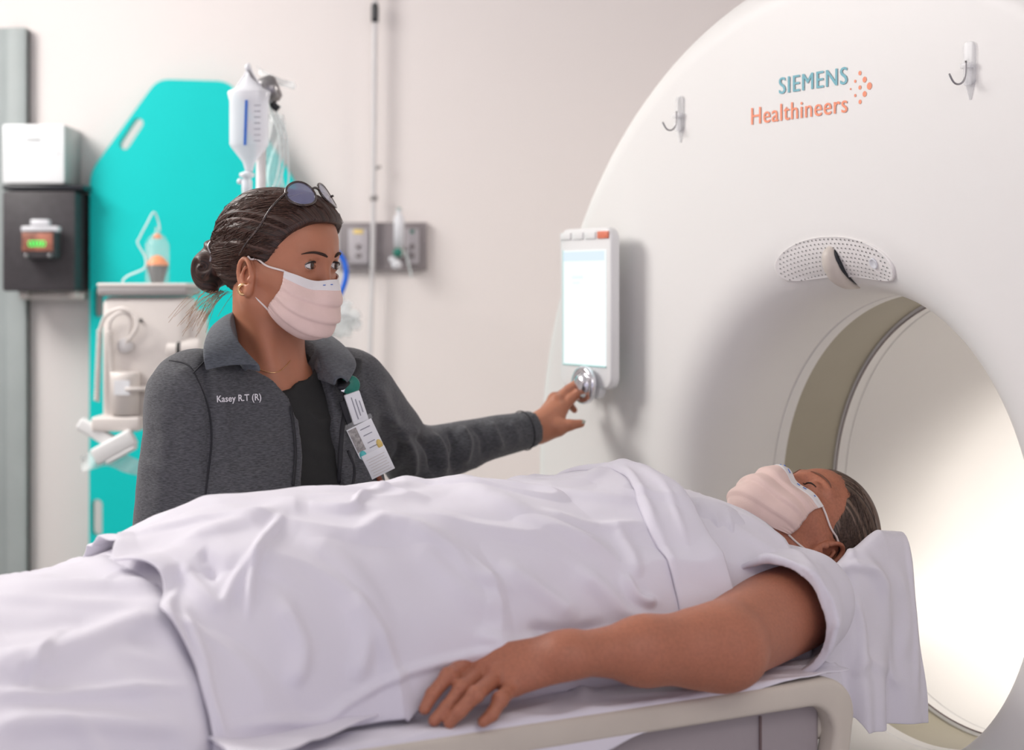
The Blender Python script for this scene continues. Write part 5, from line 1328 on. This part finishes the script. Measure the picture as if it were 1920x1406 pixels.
jackf = sdf(ja+[('-', front_cut(openp, .115), .003), ('-', neckhole, .012), ('-', beyond_l, .002), ('-', s_cap(wr+(ell-wr)*.30, wr+(wr-ell)*.2, .0265, .0275), .002)])
jp = np.array([shr-.1, T0+np.array([0, 0, -.62]), T0+np.array([.2, .2, .1]), wr+.06, shr+np.array([0, -.12, 0])])
V, Q = poly_surf(jackf, np.array([-.62, 2.32, .70]), np.array([.10, 3.06, 1.36]), .0038, smooth=1)
N = vnormals(V, Q); N = N if (N*(V-tw(0, 0, -.2))).sum() > 0 else -N
jl = [([(745, 806), (770, 846), (776, 900)], 9, .013), ([(782, 816), (806, 846), (812, 892)], 7, -.010), ([(806, 812), (826, 846), (830, 886)], 8, .012), ([(842, 806), (852, 836), (848, 880)], 6, -.009),
      ([(862, 800), (876, 830), (868, 872)], 8, .010), ([(888, 798), (904, 822), (908, 860)], 7, -.007), ([(918, 792), (928, 815), (940, 846)], 8, .007), ([(712, 772), (752, 802), (786, 810)], 9, .009),
      ([(790, 892), (850, 886), (912, 864)], 8, .006), ([(955, 790), (966, 810), (972, 832)], 7, .004), ([(728, 880), (748, 850), (752, 820)], 8, -.009),
      ([(700, 720), (725, 760), (735, 795)], 12, .006), ([(660, 700), (690, 760), (700, 820)], 14, .004),
      ([(385, 660), (388, 720), (396, 790), (392, 860), (386, 930)], 10, -.009), ([(300, 760), (312, 830), (305, 900), (300, 980)], 16, .004), ([(350, 780), (345, 850), (330, 930)], 14, .004),
      ([(330, 690), (360, 720), (380, 760)], 12, .004), ([(430, 800), (480, 830), (540, 826)], 14, .003), ([(410, 880), (470, 890), (545, 876)], 12, .003), ([(560, 740), (556, 800), (560, 860), (552, 920)], 4, .003), ([(643, 730), (640, 800), (637, 900)], 4, .003),
      ([(664, 780), (672, 840), (665, 900)], 6, -.005), ([(400, 740), (420, 790), (412, 850)], 12, .003), ([(280, 860), (300, 880), (340, 890)], 10, .003)]
V = fold(V, N, jl)
tl_ = (V-T0)@RTt
V = V+N*((vnoise(tl_*np.array([14, 14, 26]), 4)+.5*vnoise(tl_*np.array([34, 34, 60]), 6))*.0016)[:, None]
jk = organic('jacket', (V, Q), M['jacket'], te, label='heather grey zip-up jacket, worn open')
bvh = BVHTree.FromPolygons([Vector(v) for v in V], [tuple(q) for q in Q.tolist()])
def hit(px, py, out=.001):
    h = bvh.ray_cast(Vector((0, 0, CAMZ)), Vector(ray(px, py)).normalized())
    if h[0] is None: return None
    p = np.array(h[0]); n = np.array(h[1]); n = n if n@(-ray(px, py)) > 0 else -n; return p+n*out, n
def seam(pts, r, m, name='seam_line', out=.0004, n=40):
    S = spline(pts, n); P = [hit(a, b, out) for a, b in S]; P = [p[0] for p in P if p]
    Pz = np.array(P); 
    for _ in range(3): Pz[1:-1] = (Pz[:-2]+2*Pz[1:-1]+Pz[2:])/4
    return part(name, tube(Pz, r, seg=6), m, jk)
seam([(318, 676), (352, 684), (372, 716), (392, 770), (397, 830), (388, 900), (384, 940)], .0013, M['jacket_dark'])
seam([(385, 676), (362, 700)], .0013, M['jacket_dark'], n=10)
seam([(662, 705), (672, 740), (676, 770)], .0012, M['jacket_dark'], n=16)
seam([(652, 845), (664, 880), (660, 915)], .0024, M['jacket_dark'], 'pocket_zip', n=16)
seam([(930, 800), (975, 785), (985, 830)], .0008, M['jacket_dark'], n=12) if False else None
# zip tapes along the opening
for pl_, nm in (([(490, 697), (518, 712), (538, 742), (549, 790), (554, 850), (549, 910)], 'zip_tape'), ([(645, 722), (645, 760), (640, 820), (637, 905)], 'zip_tape')):
    S = spline(pl_, 40); P = [hit(a, b, .0012) for a, b in S]; P = np.array([p[0] for p in P if p])
    for _ in range(4): P[1:-1] = (P[:-2]+2*P[1:-1]+P[2:])/4
    part(nm, tube(P, .0034, seg=8, flat=.5), M['jacket_dark'], jk)
# cuff ring
cA = cutp-cutd*.004; e1 = unit(np.cross(cutd, ZZ)); e2 = np.cross(e1, cutd)
part('cuff_hem', tube([cA-cutd*.022+.0345*(e1*math.cos(q)+e2*math.sin(q)) for q in np.linspace(0, 2*math.pi, 41)], .0010, seg=6, caps=False), M['jacket_dark'], jk)
# collar: inner stand, fold, outer flap
def jdep(px, py, Y, gap):
    h = hit(px, py, 0); return PY(px, py, min(Y, h[0][1]-gap) if h and h[0][1] > Y-.03 else Y)
rid = [jdep(487, 690, 2.445, .010), jdep(462, 664, 2.445, .012), PY(443, 640, 2.450), PY(432, 612, 2.480), PY(438, 592, 2.54), PY(472, 586, 2.60), PY(530, 594, 2.65), PY(572, 616, 2.65), PY(590, 648, 2.60), PY(608, 684, 2.54), PY(630, 716, 2.492)]
out_ = [jdep(386, 695, 2.410, .008), jdep(381, 668, 2.415, .010), jdep(384, 640, 2.45, .012), PY(400, 612, 2.52), PY(430, 600, 2.60), PY(475, 600, 2.66), PY(548, 606, 2.71), PY(618, 632, 2.68), PY(650, 655, 2.625), PY(668, 684, 2.56), PY(652, 718, 2.500)]
rid, out_ = (np.array(rid)-T0)@RTt, (np.array(out_)-T0)@RTt
tp2 = np.clip(np.minimum(np.arange(len(rid)), len(rid)-1-np.arange(len(rid)))/2., .12, 1)[:, None]
inn = rid*(1-.2*tp2*np.array([1, 1, 0]))+np.array([0, 0, -.045])*tp2
n_ = 64; r_, o__, i__ = spline(rid, n_), spline(out_, n_), spline(inn, n_)
rows = [i__, i__*.5+r_*.5, r_*.93+i__*.07, r_+np.array([0, 0, .003]), r_*.88+o__*.12+np.array([0, 0, .005]), r_*.5+o__*.5+np.array([0, 0, .007]), o__*.88+r_*.12+np.array([0, 0, .003]), o__]
G_ = np.stack(rows, 1)
wv_ = .0018*np.sin(np.linspace(0, 26, n_))
G_[:, 5, 2] += wv_
colV = T0+G_.reshape(-1, 3)@RTt.T
M['jacket_in'] = mat('jacket_collar', (0.085, 0.095, 0.112), .8, noise=(160, .3, (1, 1, 5)), bump=(420, .3, (1, 1, 5)), sheen=.2)
part('collar', grid(colV.reshape(n_, 8, 3)), M['jacket_in'], jk, mods=(('SOLIDIFY', dict(thickness=.0045, offset=0)), ('SUBSURF', dict(levels=2, render_levels=2))))
# dark fleece tab behind the far collar point
hh = hit(655, 700, .004)
hh = hh[0] if hh else tw(.10, .1, -.06)
part('collar_lining', tube([PY(668, 676, 2.60), PY(660, 692, 2.58), PY(648, 712, 2.54), PY(640, 728, 2.50)], [.010, .015, .012, .006], 14, 12, flat=.5), M['jacket_dark'], jk, label='black fleece lining turned out')
# embroidery
def wrap_text(txt, pix0, pix1, hpx, m, name, parent):
    vf = text_vf(txt, 1.0, 1.0, th=0, off=.012, spacing=1.02); V, F = vf; A = np.array(pix0, float); B = np.array(pix1, float); dd = B-A; up = np.array([dd[1], -dd[0]])/np.linalg.norm(dd)*hpx
    smp = []
    for u_ in np.linspace(-.02, 1.02, 16):
        for w_ in (-.4, 0, .5, 1, 1.4):
            p = A+dd*u_+up*w_; h = hit(p[0], p[1], 0)
            if h: smp.append((u_, w_, h[0][1]))
    smp = np.array(smp); B_ = lambda u_, w_: np.stack([np.ones_like(u_), u_, w_, u_*u_, u_*w_, w_*w_, u_**3], -1)
    cf = np.linalg.lstsq(B_(smp[:, 0], smp[:, 1]), smp[:, 2], rcond=None)[0]
    yy = B_(V[:, 0], V[:, 1])@cf-.0016
    out = [PY(*(A+dd*v[0]+up*v[1]), y_) for v, y_ in zip(V, yy)]
    return part(name, (np.array(out), F), m, parent, smooth=False, label='white embroidered name on the chest', mods=(('SOLIDIFY', dict(thickness=.0006, offset=0)),))
wrap_text('Kasey R.T (R)', (407, 754), (490, 750), 12.5, M['thread'], 'embroidered_name', jk)
# necklace
skb = BVHTree.FromPolygons([Vector(v) for v in VH[0]], [tuple(q) for q in VH[1].tolist()])
nk = []
for a, b in spline([(462, 668), (480, 688), (500, 697), (518, 698), (532, 690), (545, 676)], 40):
    h = skb.ray_cast(Vector((0, 0, CAMZ)), Vector(ray(a, b)).normalized())
    if h[0] is not None: nk.append(np.array(h[0])-ray(a, b)*.0008)
part('necklace', tube(np.array(nk), .0007, seg=6), M['gold'], te, label='thin gold necklace')
# scrub trousers and shoes (behind the couch)
V, Q = poly_surf(sdf([('+', s_ell(tw(0, -.01, -.56), (.165, .125, .12), RTt), 0), ('+', s_cap(tw(-.088, -.01, -.60), tw(-.085, 0, -1.16), .088, .062), .05), ('+', s_cap(tw(.088, -.01, -.60), tw(.085, 0, -1.16), .088, .062), .05)]), T0+np.array([-.3, -.3, -1.25]), T0+np.array([.3, .3, -.4]), .010, smooth=1)
organic('trousers', (V, Q), M['scrub'], te)
for s in (-1, 1):
    V, Q = poly_surf(sdf([('+', s_ell(tw(s*.085, .045, -1.225), (.045, .125, .040), RTt), 0), ('+', s_ell(tw(s*.085, -.02, -1.19), (.042, .055, .055), RTt), .02), ('&', lambda P: -(P[:, 2]-.001), .002)]), tw(s*.085, .03, -1.28)-.2, tw(s*.085, .03, -1.1)+.2, .008, smooth=1)
    organic('shoe', (V, Q), M['jacket_dark'], te)

# badge reel, cards and pen clipped to the jacket
bd = thing('id_badge', 'white ID badge cards hanging from a reel on the technician jacket', 'ID badge', PY(660, 735, 2.47))
def dep(px, py, d0=2.50, out=.014):
    h = hit(px, py, 0); return (h[0][1] if h else d0)-out
d1 = min(dep(668, 765), dep(655, 745), dep(690, 830), dep(660, 800))-.004; d2 = d1+.004
cx = unit(np.array([1., .25, 0])); 
def card(px, py, w, h, ang, Y, th=.0012):
    c = PY(px, py, Y); R0 = RM(unit(cx), np.cross(np.cross(unit(cx), ZZ), unit(cx)), np.cross(unit(cx), ZZ)); return c, R0@rotz(ang)
mpp = d1/FPX
c, R0 = card(657, 722, 0, 0, -.3, d1); part('badge_reel', xf(lathe([(.0001, -.004), (.013, -.004), (.0145, 0), (.013, .004), (.0001, .004)], 28), R0, c), M['green'], bd, label='dark green badge reel')
c, R0 = card(647, 722, 0, 0, -.42, d1-.004); part('pen_clip', xf(box((.006, .022, .004), (0, 0, 0), .001), R0, c), M['chrome'], bd)
c, R0 = card(668, 764, 0, 0, .32, d1); kk = part('badge_holder', xf(box((.024, .047, .008), (0, 0, 0), .002), R0, c), M['label_white'], bd, sharp=40); 
part('print_line', join(*[xf(box((.0012, .034-.008*q, .0004), (-.003+.005*q, .0, .0046), 0), R0, c) for q in range(3)]), M['print_grey'], kk, smooth=False)
part('badge_clip', xf(box((.008, .040, .006), (-.017, -.004, -.002), .0015), R0, c), M['jacket_dark'], bd, sharp=40)
c, R0 = card(687, 826, 0, 0, .44, d1-.002); ic = part('id_card', xf(box((.041, .054, .0012), (0, 0, 0), .0004), R0, c), M['label_white'], bd, sharp=40)
part('card_photo', join(xf(box((.013, .036, .0004), (-.0125, .007, .0009), 0), R0, c)), M['photo_tone'], ic, smooth=False)
part('card_logo', xf(lathe([(.0001, .0007), (.0065, .0007), (.0065, .0011), (.0001, .0011)], 24, .8, 1.2), R0, c+R0@np.array([-.0135, -.018, 0])), M['badge_teal'], ic)
part('card_dot', xf(lathe([(.0001, .0007), (.0055, .0007), (.0055, .0011), (.0001, .0011)], 24, .8, 1.35), R0, c+R0@np.array([.0155, -.013, 0])), M['yellow'], ic)
part('print_line', join(*[xf(box((w_, .0012, .0004), (.006, y_, .0009), 0), R0, c) for w_, y_ in ((.016, .018), (.014, .008), (.012, -.004), (.013, -.012), (.024, -.022))]), M['print_grey'], ic, smooth=False)
c, R0 = card(709, 867, 0, 0, .44, d1+.001); c2 = part('info_card', xf(box((.038, .038, .0012), (0, 0, 0), .0004), R0, c), M['label_white'], bd, sharp=40)
part('print_line', join(*[xf(box((.030-.004*(q % 2), .0006, .0004), (0, .010-.0042*q, .0009), 0), R0, c) for q in range(7)]), M['seam_soft'], c2, smooth=False)
part('badge_sleeve', join(xf(box((.046, .008, .002), (0, .030, -.001), .0008), *[R0, PY(687, 826, d1-.001)])), M['clear_tube'], bd, sharp=40)
part('pen', tube([PY(704, 880, d1+.004), PY(712, 900, d1+.006), PY(722, 925, d1+.01)], [.0042, .0042, .0042], 6, 12), M['pen'], bd, label='brown pen hanging below the cards')
